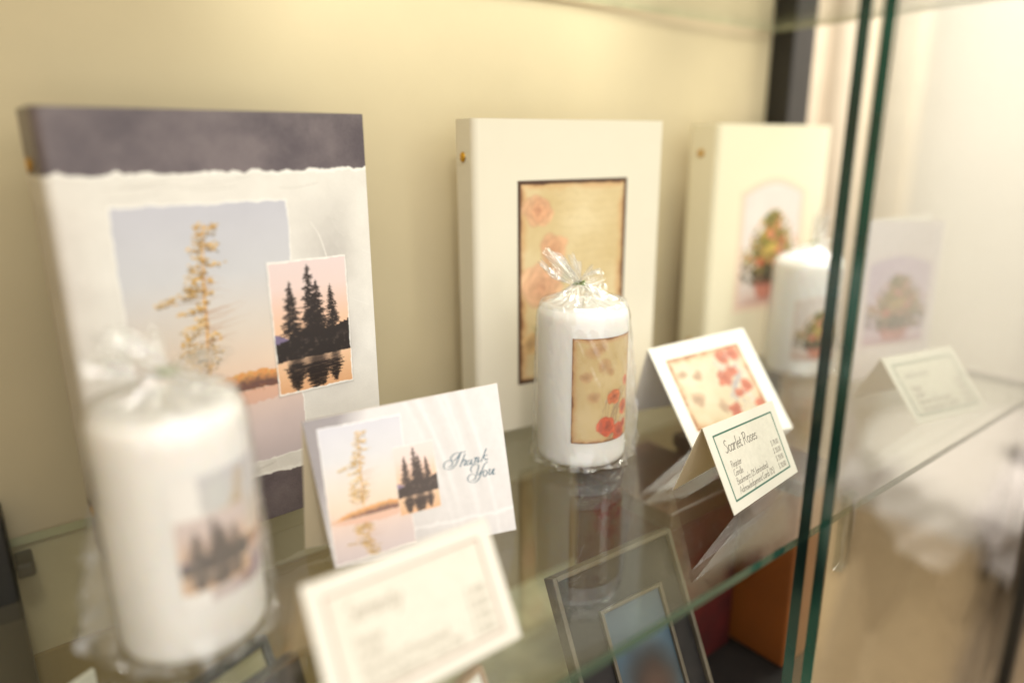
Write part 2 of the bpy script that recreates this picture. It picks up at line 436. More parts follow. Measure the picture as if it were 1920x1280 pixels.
# ---- lettering: a small pen alphabet (x right, y up, baseline 0, x-height .5)
def arc(cx, cy, rx, ry, a0, a1, n=9):
    return [(cx + rx * math.cos(math.radians(a0 + (a1 - a0) * i / (n - 1))), cy + ry * math.sin(math.radians(a0 + (a1 - a0) * i / (n - 1)))) for i in range(n)]
bowl = arc(.22, .25, .2, .25, 50, 360 + 10)
GL = {
 'a': (.5, [bowl, [(.42, .5), (.40, .1), (.48, 0)]]), 'b': (.5, [[(.05, 1), (.05, 0)], arc(.24, .25, .19, .25, 150, -150)]),
 'c': (.42, [arc(.24, .25, .2, .25, 45, 320)]), 'd': (.52, [bowl, [(.42, 1), (.42, .1), (.5, 0)]]),
 'e': (.45, [[(.05, .26), (.40, .30)] + arc(.23, .25, .19, .25, 20, 315)]), 'g': (.5, [bowl, [(.42, .5), (.42, -.2), (.3, -.36), (.1, -.3)]]),
 'i': (.22, [[(.1, .5), (.1, .06), (.18, 0)], [(.12, .72), (.13, .74)]]), 'k': (.46, [[(.05, 1), (.05, 0)], [(.40, .48), (.07, .22), (.42, 0)]]),
 'l': (.22, [[(.1, 1), (.1, .06), (.18, 0)]]), 'm': (.78, [[(.05, .5), (.05, 0)], [(.05, .32), (.2, .5), (.33, .42), (.33, 0)], [(.33, .32), (.5, .5), (.63, .42), (.63, .05), (.72, 0)]]),
 'n': (.52, [[(.05, .5), (.05, 0)], [(.05, .32), (.22, .5), (.38, .42), (.38, .05), (.46, 0)]]), 'o': (.5, [arc(.24, .25, .2, .25, 90, 450, 13)]),
 'r': (.36, [[(.05, .5), (.05, 0)], [(.05, .3), (.18, .48), (.32, .48)]]), 's': (.38, [[(.32, .44), (.18, .5), (.06, .4), (.14, .28), (.28, .2), (.3, .08), (.16, 0), (.03, .06)]]),
 't': (.34, [[(.13, .75), (.12, .1), (.2, 0), (.3, .05)], [(.01, .5), (.28, .5)]]), 'w': (.7, [[(.03, .5), (.16, 0), (.32, .45), (.46, 0), (.64, .5)]]), 'y': (.48, [[(.04, .5), (.2, .02)], [(.42, .5), (.16, -.3), (.02, -.34)]]),
 'S': (.55, [[(.46, .86), (.3, .97), (.12, .88), (.1, .68), (.3, .5), (.44, .32), (.38, .08), (.18, 0), (.02, .12)]]),
 'R': (.66, [[(.1, .95), (.1, 0)], [(.0, .9), (.2, .97), (.45, .92), (.48, .68), (.3, .5), (.12, .48)], [(.28, .5), (.45, .15), (.62, 0)]]),
 'C': (.66, [arc(.36, .48, .32, .48, 50, 315, 13)]), 'B': (.6, [[(.1, .97), (.1, 0)], [(.1, .95), (.35, .97), (.45, .78), (.32, .53), (.1, .5)], [(.3, .52), (.5, .4), (.5, .12), (.3, 0), (.1, 0)]]),
 'A': (.68, [[(.0, 0), (.32, .97), (.6, 0)], [(.12, .33), (.5, .33)]]),
 '(': (.28, [[(.24, 1), (.08, .7), (.08, .15), (.24, -.15)]]), ')': (.28, [[(.02, 1), (.18, .7), (.18, .15), (.02, -.15)]]), '.': (.2, [[(.08, .02), (.09, .03)]]),
 '$': (.5, [[(.4, .8), (.22, .88), (.08, .72), (.22, .5), (.38, .34), (.34, .1), (.18, .04), (.04, .14)], [(.22, 1), (.22, -.1)]]),
 '0': (.5, [arc(.23, .43, .19, .42, 90, 450, 13)]), '2': (.48, [[(.05, .68), (.2, .86), (.38, .75), (.34, .5), (.04, .02), (.42, .02)]]), '5': (.48, [[(.4, .85), (.12, .85), (.08, .5), (.3, .52), (.4, .28), (.3, .04), (.04, .06)]]),
 '3': (.48, [[(.06, .76), (.22, .86), (.36, .7), (.2, .48), (.38, .3), (.3, .04), (.04, .08)]]), '7': (.46, [[(.04, .84), (.42, .84), (.16, 0)]]), '9': (.48, [arc(.22, .6, .18, .25, 0, 360, 11), [(.4, .62), (.36, .2), (.2, 0)]]), ' ': (.26, [])}

def write(cv, txt, x, y, size, col, w, al=1.0, right=False, slant=.14, squeeze=1.0):
    adv = sum(GL[ch][0] for ch in txt) * size * squeeze
    if right: x -= adv
    for ch in txt:
        a, st = GL[ch]
        for p in st:
            pts = [(x + (px * squeeze + py * slant) * size, y - py * size) for px, py in p]
            cv.stroke(pts, w, col, al, nib=.7, thin=.45, smooth=3)
        x += a * size * squeeze

def price_ink(title, border, seed, tcol):
    """printed face of a tent price card"""
    W, H = 400, 252
    c = Ink(W, H, (.785, .765, .715)); U, V = c.uv()
    inner = (U > .085) & (U < .915) & (V > .13) & (V < .88)
    n = fbm(H, W, 10, seed, 4)
    c.mix(inner * 1.0, (.765, .745, .69)); c.a += (inner * (n - .5) * .055)[..., None]
    for (a, b) in (((.085, .13), (.915, .13)), ((.915, .13), (.915, .88)), ((.915, .88), (.085, .88)), ((.085, .88), (.085, .13))):
        c.line((a[0] * W, a[1] * H), (b[0] * W, b[1] * H), 2.6, border, 1, 1)
    if title: write(c, title, .165 * W, .36 * H, 36, tcol, 1.9, .95, squeeze=.92)
    else:
        r = np.random.default_rng(3); x = .165 * W
        for k in range(15):
            c.line((x, (.36 - .05 * r.random()) * H), (x + 5, (.27 + .05 * r.random()) * H), 1.2, tcol, .7); c.line((x + 5, .29 * H), (x + 9, .35 * H), 1.2, tcol, .7); x += 9
    tc = (.41, .385, .355) if tcol[0] < .5 else (.56, .52, .46)
    rows = [('Register', '$ 79.00'), ('Candle', '$ 30.00'), ('Bookmarks (25 laminated)', '$ 39.00'), ('Acknowledgement Cards (25)', '$ 30.00')]
    for k, (l, p) in enumerate(rows):
        y = (.535 + .10 * k) * H
        write(c, l, .17 * W, y, 19.5, tc, 1.05, .9, squeeze=.88); write(c, p, .875 * W, y, 18, tc, 1.05, .9, right=True, squeeze=.86)
    return c

# ------------------------------------------------------------------ helpers: printed sheets
def ink_grid(name, ink, fn, mat, parent=None, lab=None, names=None, flip=False, smooth=False):
    """grid mesh with one vertex per picture sample; fn(U,V)->(h,w,3); lab splits it into several parts"""
    a = ink.a if isinstance(ink, Ink) else ink
    h, w = a.shape[:2]
    U, V = np.meshgrid(np.linspace(0, 1, w), np.linspace(0, 1, h))
    P = fn(U, V).reshape(-1, 3).astype(np.float32)
    col = np.concatenate([lin(np.clip(a, 0, 1)).reshape(-1, 3), np.ones((h * w, 1))], 1).astype(np.float32)
    i = np.arange(h * w).reshape(h, w)
    q = np.stack([i[:-1, :-1], i[1:, :-1], i[1:, 1:], i[:-1, 1:]], -1).reshape(-1, 4)
    if flip: q = q[:, ::-1]
    ql = np.zeros(len(q), int) if lab is None else lab[:-1, :-1].reshape(-1)
    out = {}
    for k, nm in enumerate(names or [name]):
        qq = q[ql == k]
        if not len(qq): continue
        used = np.unique(qq); mp = np.zeros(h * w, np.int64); mp[used] = np.arange(len(used))
        qq = mp[qq]
        me = bpy.data.meshes.new(nm)
        me.vertices.add(len(used)); me.vertices.foreach_set('co', P[used].ravel())
        me.loops.add(qq.size); me.loops.foreach_set('vertex_index', qq.ravel().astype(np.int32))
        me.polygons.add(len(qq)); me.polygons.foreach_set('loop_start', (np.arange(len(qq)) * 4).astype(np.int32))
        me.update(calc_edges=True)
        at = me.color_attributes.new('ink', 'FLOAT_COLOR', 'POINT'); at.data.foreach_set('color', col[used].ravel())
        me.validate()
        out[nm] = link(nm, me, mat, parent, smooth)
    return out

def bilin(c4):
    BL, BR, TR, TL = [np.array(x, float) for x in c4]
    def fn(U, V):
        u = U[..., None]; v = V[..., None]
        return TL * (1 - u) * (1 - v) + TR * u * (1 - v) + BR * u * v + BL * (1 - u) * v
    return fn

# ------------------------------------------------------------------ materials
M = dict(
    wallgold=pmat('gold_wall_paint', (.75, .695, .575), .75, .2, nscale=6, namp=.03),
    walldark=pmat('brown_lower_board', (.60, .52, .37), .6, .3, nscale=6, namp=.05),
    black=pmat('black_metal_post', (.10, .09, .08), .35, .5, nscale=30, namp=.15),
    deck=pmat('tan_deck_board', (.68, .66, .55), .5, .3, nscale=20, namp=.12),
    cream=paper_mat('cream_card_stock', (.86, .82, .72)),
    white=pmat('white_card_stock', (.90, .885, .86), .6, .3, nscale=60, namp=.01),
    ivory=pmat('ivory_leatherette', (.87, .835, .76), .5, .4, nscale=30, namp=.012, bump=.12, bscale=900),
    ivory2=pmat('cream_leatherette', (.885, .845, .72), .5, .4, nscale=30, namp=.012, bump=.12, bscale=900),
    pages=pmat('white_pages', (.86, .84, .80), .8, .2, nscale=300, namp=.05),
    brass=pmat('brass_rivet', (.80, .62, .25), .3, .5, 1.0, nscale=80, namp=.05),
    wax=pmat('white_wax', (.94, .932, .918), .42, .4, nscale=25, namp=.01, sss=.4),
    wick=pmat('wick', (.85, .82, .75), .9, .1, nscale=200, namp=.1),
    tie=pmat('green_twist_tie', (.52, .58, .36), .5, .4, nscale=100, namp=.1),
    print=print_mat('printed_paper'),
    gloss=print_mat('laminated_print', .34, .45),
    decal=print_mat('candle_print', .45, .3),
    glass=glass_mat('shelf_glass', (.955, .972, .945), 0.0, 1.62),
    pane=glass_mat('door_glass', (.965, .972, .96)),
    paleedge=pmat('pale_glass_edge', (.68, .67, .54), .2, .6, nscale=40, namp=.08),
    edge=pmat('green_glass_edge', (.11, .255, .21), .14, .8, nscale=40, namp=.12),
    paneedge=pmat('green_door_edge', (.03, .18, .145), .12, .8, nscale=14, namp=.5),  # strong colour noise stands in for glints on the edge
    paneedge2=pmat('dark_green_door_edge', (.06, .15, .13), .10, .8, nscale=14, namp=.6),  # same painted glints, on the darker inner edge
    acryl=glass_mat('finger_pull_acrylic', (.90, .92, .90), .02),
    film=film_mat('cellophane', .085, .13, .07),
    dome=film_mat('gathered_cellophane', .17, .8, .20),
    fin=film_mat('seam_cellophane', .11, .7, .14),
    tuft=film_mat('bunched_cellophane', .13, .8, .12),
    silver=pmat('silver_frame', (.37, .34, .29), .35, .5, .5, nscale=40, namp=.08),
    blackmat=pmat('black_mat_board', (.10, .085, .08), .6, .3, nscale=60, namp=.15),
    slate=pmat('slate_frame', (.30, .30, .29), .45, .4, nscale=40, namp=.1),
    olivecream=pmat('cream_mat_board', (.80, .76, .58), .7, .2, nscale=12, namp=.05),
    red=pmat('dark_red_cloth', (.26, .055, .05), .6, .3, nscale=50, namp=.15),
    wood=pmat('orange_wood', (.43, .235, .09), .4, .4, nscale=9, namp=.12),
    wooddark=pmat('dark_wood', (.25, .13, .075), .45, .4, nscale=12, namp=.15),
    cloth=pmat('white_cloth', (.69, .655, .635), .85, .2, nscale=40, namp=.02, bump=.2, bscale=600),
    swag=pmat('brown_cloth', (.35, .29, .225), .9, .15, nscale=30, namp=.08, bump=.2, bscale=500),
    skirt=pmat('tan_cloth', (.63, .56, .465), .9, .15, nscale=30, namp=.06, bump=.2, bscale=500),
    room=pmat('cream_room_wall', (.80, .775, .73), .8, .2, nscale=3, namp=.015),
    carpet=pmat('tan_carpet', (.58, .50, .38), .95, .1, nscale=40, namp=.15),
    curtain=pmat('tan_curtain', (.80, .745, .655), .85, .2, nscale=15, namp=.03),
    chrome=pmat('brown_moulding', (.66, .55, .46), .5, .4, nscale=30, namp=.05),
)

# ------------------------------------------------------------------ the setting
def plane(name, pts, mat, kind='structure'):
    mb = MB(); mb.add(pts, [tuple(range(len(pts)))]); o = mb.build(name, mat); o['kind'] = kind; return o
plane('floor', [(-4, -4, -1.05), (4, -4, -1.05), (4, 4, -1.05), (-4, 4, -1.05)], M['carpet'])
plane('wall', [(2.5, -3.5, -1.05), (2.5, 3.5, -1.05), (2.5, 3.5, 1.9), (2.5, -3.5, 1.9)], M['room'])

# curtain hung on the far wall
def curtain():
    n = 160; ys = np.linspace(1.02, 2.3, n); vs = []; fs = []
    for i, y in enumerate(ys):
        x = 2.40 + .035 * math.sin(y * 34) + .012 * math.sin(y * 71 + 1)
        vs += [(x, y, -1.0), (x, y, 1.8)]
    fs = [(2 * i, 2 * i + 2, 2 * i + 3, 2 * i + 1) for i in range(n - 1)]
    mb = MB(); mb.add(vs, fs); o = mb.build('curtain', M['curtain'], None, True)
    m = o.modifiers.new('thick', 'SOLIDIFY'); m.thickness = .004
    tag(o, 'tan pleated curtain hanging beyond the black corner post', 'curtain')
curtain()

# display cabinet
X0, X1, YB = -.30, .895, .540
cab = thing('display_cabinet', 'gold backed display cabinet with black corner posts around the glass shelf', 'display cabinet')
mb = MB(); mb.box(X0, YB, -.093, .83, YB + .012, .80); mb.build('back_board', M['wallgold'], cab)
mb = MB(); mb.box(X0, YB - .003, -.62, .83, YB + .012, -.0935); mb.build('lower_board', M['walldark'], cab)
mb = MB(); pl = [(X0, .222), (.455, .222), (.6005, .283), (.6005, YB - .0035), (X0, YB - .0035)]
mb.add([(x, y, -.6195) for x, y in pl] + [(x, y, -.2215) for x, y in pl], [(4, 3, 2, 1, 0), (5, 6, 7, 8, 9)] + [(k, (k + 1) % 5, 5 + (k + 1) % 5, 5 + k) for k in range(5)]); mb.build('plinth', M['deck'], cab)
mb = MB(); mb.box(X0, .178, -.66, X1, YB + .04, -.6202); mb.build('base', M['wooddark'], cab)
mb = MB(); mb.box(-.115, .19, -.6195, -.0955, YB - .0040, .7995); mb.build('side_light_blocker', M['wallgold'], cab)  # unseen board added to block ambient light from the left
mb = MB(); mb.box(X0, .178, .8003, X1, YB + .04, .825); mb.build('top_light_blocker', M['wallgold'], cab)  # unseen cover added to keep ambient light out from above
mb = MB(); mb.box(-.085, YB - .035, -.2212, -.0075, YB - .0055, .03); p = mb.build('post', M['black'], cab, bevel=.002)
mb = MB(); mb.box(-.0070, YB - .032, -.0175, .0035, YB - .010, -.0068); mb.build('shelf_clip', M['black'], p, bevel=.002)
mb = MB(); mb.box(.832, YB - .03, -.6200, .880, YB + .02, .85); mb.build('post', M['black'], cab, bevel=.002)
mb = MB(); mb.box(.852, .180, -.6200, .866, .198, .85); mb.build('door_jamb', M['black'], cab, bevel=.002)

# glass shelves
def glass_slab(name, x0, x1, yf0, yf1, yb0, yb1, z1, th, label, edgemat):
    t = thing(name, label, 'shelf')
    z0 = z1 - th
    top = MB(); top.add([(x0, yf0, z1), (x1, yf1, z1), (x1, yb1, z1), (x0, yb0, z1)], [(0, 1, 2, 3)])
    top.add([(x0, yf0, z0), (x1, yf1, z0), (x1, yb1, z0), (x0, yb0, z0)], [(3, 2, 1, 0)])
    top.build('glass_sheet', M['glass'], t)
    e = MB(); g = MB()
    for k, (a, b) in enumerate((((x0, yf0), (x1, yf1)), ((x1, yf1), (x1, yb1)), ((x1, yb1), (x0, yb0)), ((x0, yb0), (x0, yf0)))):
        (g if k == 2 else e).add([(*a, z0), (*b, z0), (*b, z1), (*a, z1)], [(0, 1, 2, 3)])
    e.build('polished_edge', edgemat, t); g.build('rear_edge', M['paleedge'], t)
    return t
glass_slab('glass_shelf', -.045, .885, .2125, .2105, .5365, .5335, -.0004, .0062, 'clear glass shelf with green polished edge carrying the registers and candles', M['edge'])
glass_slab('glass_shelf', -.045, .826, .2125, .2105, .5365, .5335, .388, .0062, 'upper glass shelf just under the top of the photo', M['paleedge'])

# dust on the shelf
def dust():
    q = np.random.default_rng(9); mb = MB()
    for k in range(420):
        x, y = (q.uniform(.20, .58), q.uniform(.214, .40)) if k % 3 else (q.normal(.36, .03), q.normal(.245, .015))
        if y < .2135: continue
        r = q.uniform(.00007, .00020) * (1.7 if q.random() < .06 else 1)
        mb.add([(x - r, y, 0), (x + r * .4, y - r, 0), (x + r, y + r * .5, 0), (x, y, r)], [(0, 1, 3), (1, 2, 3), (2, 0, 3)])
    o = mb.build('dust', M['white']); tag(o, 'fine white dust specks on the clear glass shelf', 'dust', None, 'stuff')
dust()

# sliding glass doors
def door(name, x0, y0, y1, label, em, z0=-.6195, z1=.80, x1=.8505):
    t = thing(name, label, 'glass door')
    f = MB(); f.add([(x0, y0, z0), (x1, y0, z0), (x1, y0, z1), (x0, y0, z1)], [(0, 1, 2, 3)])
    f.add([(x0, y1, z0), (x1, y1, z0), (x1, y1, z1), (x0, y1, z1)], [(3, 2, 1, 0)])
    f.build('glass_sheet', M['pane'], t)
    e = MB(); e.add([(x0, y0, z0), (x0, y1, z0), (x0, y1, z1), (x0, y0, z1)], [(3, 2, 1, 0)])
    e.build('polished_edge', M[em], t)
    return t
door('sliding_glass_door', .3965, .2000, .2075, 'inner sliding glass door, its dark green edge nearer the registers', 'paneedge2')
d2 = door('sliding_glass_door', .3945, .1860, .1932, 'outer sliding glass door with a clear finger pull stuck on it', 'paneedge')
mb = MB(); mb.hexa([(.4027, .1800, -.0110), (.4146, .1815, -.0095), (.4146, .1858, -.0095), (.4027, .1858, -.0110)], [(.4029, .1800, .0405), (.4152, .1815, .0410), (.4152, .1858, .0410), (.4029, .1858, .0405)])
mb.build('finger_pull', M['acryl'], d2, bevel=.0008)

# ------------------------------------------------------------------ register binders
def binder(label, BL, BR, H, th, cover_ink, lab, names, mat, backmat, rivet=True, spine_w=26):
    """a ring binder: printed cover with rounded spine, pages, back cover; BL/BR are the foot of the front cover"""
    t = thing('register_binder', label, 'binder', 'memorial register binders standing on the shelf')
    BL = np.array(BL, float); BR = np.array(BR, float); Wd = np.linalg.norm(BR - BL)
    e = (BR - BL) / Wd; n = np.array([-e[1], e[0]])
    rad = .006
    # path: spine from the back to the front, rounded corner, then the front cover
    ink, nsp = cover_ink
    Lsp = th
    def fn(U, V):
        # first nsp columns are the spine
        h, w = U.shape; k = U * (w - 1)
        s = np.where(k < nsp, (k - nsp) / nsp * Lsp, (k - nsp) / (w - 1 - nsp) * Wd)
        x = np.where(s >= rad, s, np.where(s <= -rad, 0, 0)); d = np.where(s >= rad, 0, np.where(s <= -rad, -s, 0))
        m = (np.abs(s) < rad); a = (s / rad + 1) / 2 * PI / 2  # 0 at spine side .. pi/2 at front side
        x = np.where(m, rad - rad * np.cos(a), x); d = np.where(m, rad - rad * np.sin(a), d)
        zz = H * (1 - V)
        return np.stack([BL[0] + e[0] * x + n[0] * d, BL[1] + e[1] * x + n[1] * d, zz], -1)
    out = ink_grid('front_cover', ink, fn, mat, t, lab, names, smooth=True)
    # board thickness of the front cover and spine, then pages and back cover
    P = lambda x, d, z: (BL[0] + e[0] * x + n[0] * d, BL[1] + e[1] * x + n[1] * d, z)
    b = MB()
    b.hexa([P(rad, .0004, 0), P(Wd - .0003, .0004, 0), P(Wd - .0003, .0030, 0), P(rad, .0030, 0)], [P(rad, .0004, H - .0003), P(Wd - .0003, .0004, H - .0003), P(Wd - .0003, .0030, H - .0003), P(rad, .0030, H - .0003)])
    b.hexa([P(.0004, rad, 0), P(.0030, rad, 0), P(.0030, th, 0), P(.0004, th, 0)], [P(.0004, rad, H - .0003), P(.0030, rad, H - .0003), P(.0030, th, H - .0003), P(.0004, th, H - .0003)])
    b.build('cover_board', backmat, t)
    b = MB(); b.hexa([P(.0004, th + .0003, 0), P(Wd, th + .0003, 0), P(Wd, th + .0030, 0), P(.0004, th + .0030, 0)], [P(.0004, th + .0003, H), P(Wd, th + .0003, H), P(Wd, th + .0030, H), P(.0004, th + .0030, H)])
    b.build('back_cover', backmat, t)
    b = MB(); b.hexa([P(.012, .0060, .008), P(Wd - .012, .0060, .008), P(Wd - .012, th - .004, .008), P(.012, th - .004, .008)], [P(.012, .0060, H - .008), P(Wd - .012, .0060, H - .008), P(Wd - .012, th - .004, H - .008), P(.012, th - .004, H - .008)])
    b.build('pages', M['pages'], t)
    if rivet:
        for zz in (H - .030, .030):
            b = MB(); c0 = np.array(P(-.0004, th * .62, zz)); ax = np.array([-e[0], -e[1], 0]); a1 = np.array([n[0], n[1], 0]); a2 = np.array([0, 0, 1.])
            vs = []; fs = []; K = 20
            for (r, hgt) in ((.0042, 0), (.0040, .0008), (.0028, .0014), (.0006, .0016)):
                for i in range(K): vs.append(c0 + ax * hgt + a1 * r * math.cos(2 * PI * i / K) + a2 * r * math.sin(2 * PI * i / K))
            fs = [(j * K + i, j * K + (i + 1) % K, (j + 1) * K + (i + 1) % K, (j + 1) * K + i) for j in range(3) for i in range(K)] + [tuple(3 * K + i for i in range(K))]
            b.add(vs, fs); b.build('rivet', M['brass'], t, True)
    return t, P

HB = .2715
def pine_cover():
    W, H = 430, 620; c = Ink(W, H); U, V = c.uv()
    paper = np.array((.86, .845, .82))
    c.a[:] = paper
    n = fbm(H, W, 90, 21, 5); n2 = fbm(H, W, 26, 22, 5); fine = rng.random((H, W))
    # handmade paper: grey mottled wash beside the picture, pale bands at top and bottom
    wash = np.clip((U - .55) * 3, 0, 1) * np.clip((V - .16) * 6, 0, 1) * np.clip((.80 - V) * 5, 0, 1) * np.clip((.97 - U) * 9, 0, 1) * np.clip(n * 2.2 - .55, 0, 1)
    c.mix(wash * .75, (.66, .64, .625))
    c.mix(np.clip((.12 - U) * 6, 0, .6) * n, (.76, .72, .69))
    c.a += ((n2 - .5) * .05)[..., None] + ((fine - .5) * .022)[..., None]
    for k in range(26):   # fibres
        x = rng.uniform(.55, 1) * W; y = rng.uniform(.14, .86) * H; an = rng.uniform(0.6, 1.6); pts = [(x, y)]
        for q in range(5): an += rng.normal() * .18; pts.append((pts[-1][0] + 9 * math.cos(an), pts[-1][1] + 9 * math.sin(an)))
        c.stroke(pts, .8, (.93, .92, .90), .35, smooth=3)
    c.stroke([(.77 * W, .255 * H), (.80 * W, .29 * H), (.822 * W, .345 * H)], 1.3, (.95, .94, .92), .8)
    for k in range(16):   # creases of the torn tissue
        y = (.145 + .05 * rng.random()) * H if k < 8 else (.835 + .035 * rng.random()) * H; x = rng.uniform(.05, .8) * W
        c.stroke([(x, y), (x + 25, y - 3 + 6 * rng.random()), (x + 60, y - 8 * rng.random())], 1.2, (.74, .72, .69), .35, smooth=4)
    # plum-grey bands with torn edges
    j = (fbm(H, W, 16, 77, 5) - .5) * .022
    plum = lerp(np.array((.33, .295, .315)), np.array((.44, .40, .41)), np.clip(fbm(H, W, 50, 41, 5) * 2 - .5, 0, 1)[..., None]) + ((fine - .5) * .06)[..., None]
    for m in (np.clip((.129 + j - V) * H + .5, 0, 1), np.clip((V - .877 - j) * H + .5, 0, 1)):
        c.a = c.a * (1 - m[..., None]) + plum * m[..., None]
    rim = np.clip(1 - np.abs(V - .1335 - j) * H / 3.0, 0, 1); c.mix(rim * .8, (.95, .94, .92))
    rim = np.clip(1 - np.abs(V - .872 - j) * H / 3.0, 0, 1); c.mix(rim * .7, (.95, .94, .92))
    lab = np.zeros((H, W), int)
    paste(c, PINE, [(.148, .196), (.692, .196), (.690, .835), (.148, .845)], 3, .02, lab=lab, labid=1, shadow=.0)
    paste(c, DUSK, [(.601, .343), (.895, .344), (.893, .681), (.602, .680)], 8, .02, rimw=.012, lab=lab, labid=2, shadow=.5)
    # spine columns in front
    ns = 60; sp = np.repeat(c.a[:, :1], ns, 1) * .97 + (rng.random((H, ns, 1)) - .5) * .03
    a = np.concatenate([sp, c.a], 1); lab = np.concatenate([np.zeros((H, ns), int), lab], 1)
    o = Ink(W + ns, H); o.a = a
    return (o, ns), lab
ink, lab = pine_cover()
binder('large lake scene register binder with plum bands, left behind the front candle', (.0392, .4489), (.2295, .4575), HB, .047, ink, lab, ['front_cover', 'tree_picture', 'dusk_picture'], M['gloss'], M['slate'])

# ---- rose parchment
def rose(c, x, y, r, col, al=.9, dark=None, seed=1):
    """an open rose: overlapping shaded petals turning inward"""
    q = np.random.default_rng(seed); col = np.array(col); dark = col * .74 if dark is None else np.array(dark)
    sq = q.uniform(.78, 1.0); tilt = q.uniform(0, PI)
    for ring, (R, k) in enumerate(((.66, 6), (.50, 5), (.34, 5), (.2, 4), (.08, 3))):
        for i in range(k):
            a = 2 * PI * (i + .45 * ring + q.random() * .5) / k; jr = q.uniform(.85, 1.15)
            px, py = x + math.cos(a) * R * r * jr, y + math.sin(a) * R * r * sq * jr
            pr = r * (.50 - .075 * ring)
            tone = q.random()
            sh = lerp(col * (1.06 if q.random() < .5 else .95), dark, .10 * ring + .22 * tone)
            c.blob(px, py, pr, pr * .78, np.clip(sh * .86, 0, 1), al, .10, a + PI / 2)
            c.blob(px + math.cos(a) * r * .03, py + math.sin(a) * r * .03, pr * .92, pr * .70, np.clip(sh, 0, 1), al, .18, a + PI / 2)
            c.blob(px + math.cos(a) * pr * .35, py + math.sin(a) * pr * .35, pr * .55, pr * .22, np.clip(sh * 1.14 + .03, 0, 1), al * .5, .5, a + PI / 2)
    c.blob(x, y, r * .10, r * .09, dark * .8, al * .6, .8)

def parchment(W, H, seed, burn=.05, base=(.83, .75, .58), edge=(.36, .22, .14), lines=True):
    c = Ink(W, H, base); U, V = c.uv()
    n = fbm(H, W, W * .3, seed, 5); c.a += ((n - .5) * .16)[..., None] * np.array((.8, 1, 1.3))
    if lines:
        for k in range(22):
            y = (.06 + .042 * k) * H; x = .35 * W
            while x < .92 * W:
                L = rng.uniform(3, 10); c.line((x, y + rng.normal() * 1.2), (x + L, y + rng.normal() * 1.2), .45, (.62, .53, .39), .45); x += L + rng.uniform(1, 4)
    d = np.minimum.reduce([U * W, (1 - U) * W, V * H, (1 - V) * H]) / W + (fbm(H, W, W * .1, seed + 3, 4) - .5) * burn * .9
    c.mix(np.clip(1 - d / (burn * 2.6), 0, 1) ** 1.3 * .75, (.74, .47, .28))
    c.mix(np.clip(1 - d / burn, 0, 1) * .8, edge)
    return c

def leaf(c, x, y, L, an, col, al):
    c.blob(x + math.cos(an) * L * .5, y + math.sin(an) * L * .5, L * .5, L * .2, col, al, .3, an)

def rose_cover():
    W, H = 300, 420; c = Ink(W, H, (.875, .845, .775)); U, V = c.uv()
    c.a += ((fbm(H, W, 40, 9, 4) - .5) * .012)[..., None]
    p = parchment(190, 300, 31, .03)
    for (x, y, L, an) in ((.20, .36, 30, .6), (.35, .33, 26, 2.2), (.15, .48, 26, 1.2), (.36, .50, 26, -.4), (.2, .66, 30, 1.3), (.12, .72, 30, .8), (.3, .62, 24, .4)):
        leaf(p, x * 190, y * 300, L, an, (.55, .56, .40), .65)
    rose(p, .18 * 190, .145 * 300, 27, (.87, .68, .53), .62, (.76, .50, .37), seed=3); rose(p, .31 * 190, .335 * 300, 24, (.87, .68, .53), .55, (.78, .54, .40), seed=4)
    rose(p, .21 * 190, .51 * 300, 38, (.89, .71, .57), .65, (.80, .57, .45), seed=5); rose(p, .10 * 190, .80 * 300, 18, (.86, .70, .50), .45, seed=6)
    p.warp(7, 22, 5); p.soften(2); p.a = p.a * .93 + np.array((.84, .76, .60)) * .07
    lab = np.zeros((H, W), int)
    q = [(.216, .187), (.792, .187), (.795, .840), (.218, .840)]
    paste(c, p, q, 5, 0, rim=(.26, .17, .12), rimw=.012, lab=lab, labid=1)
    s, t = quad_st(c, q); m = ((s > -.012) & (s < 1.012) & (t > -.007) & (t < 1.007) & ~((s > .018) & (s < .985) & (t > .012) & (t < .99)))
    c.mix(m * .85, (.27, .18, .13)); lab[m] = 1
    ns = 30; o = Ink(W + ns, H); o.a = np.concatenate([np.repeat(c.a[:, :1], ns, 1), c.a], 1); lab = np.concatenate([np.zeros((H, ns), int), lab], 1)
    return (o, ns), lab
ink, lab = rose_cover()
binder('ivory register binder with tall dark edged rose parchment picture', (.335, .4787), (.5309, .452), HB, .028, ink, lab, ['front_cover', 'rose_picture'], M['print'], M['ivory'])

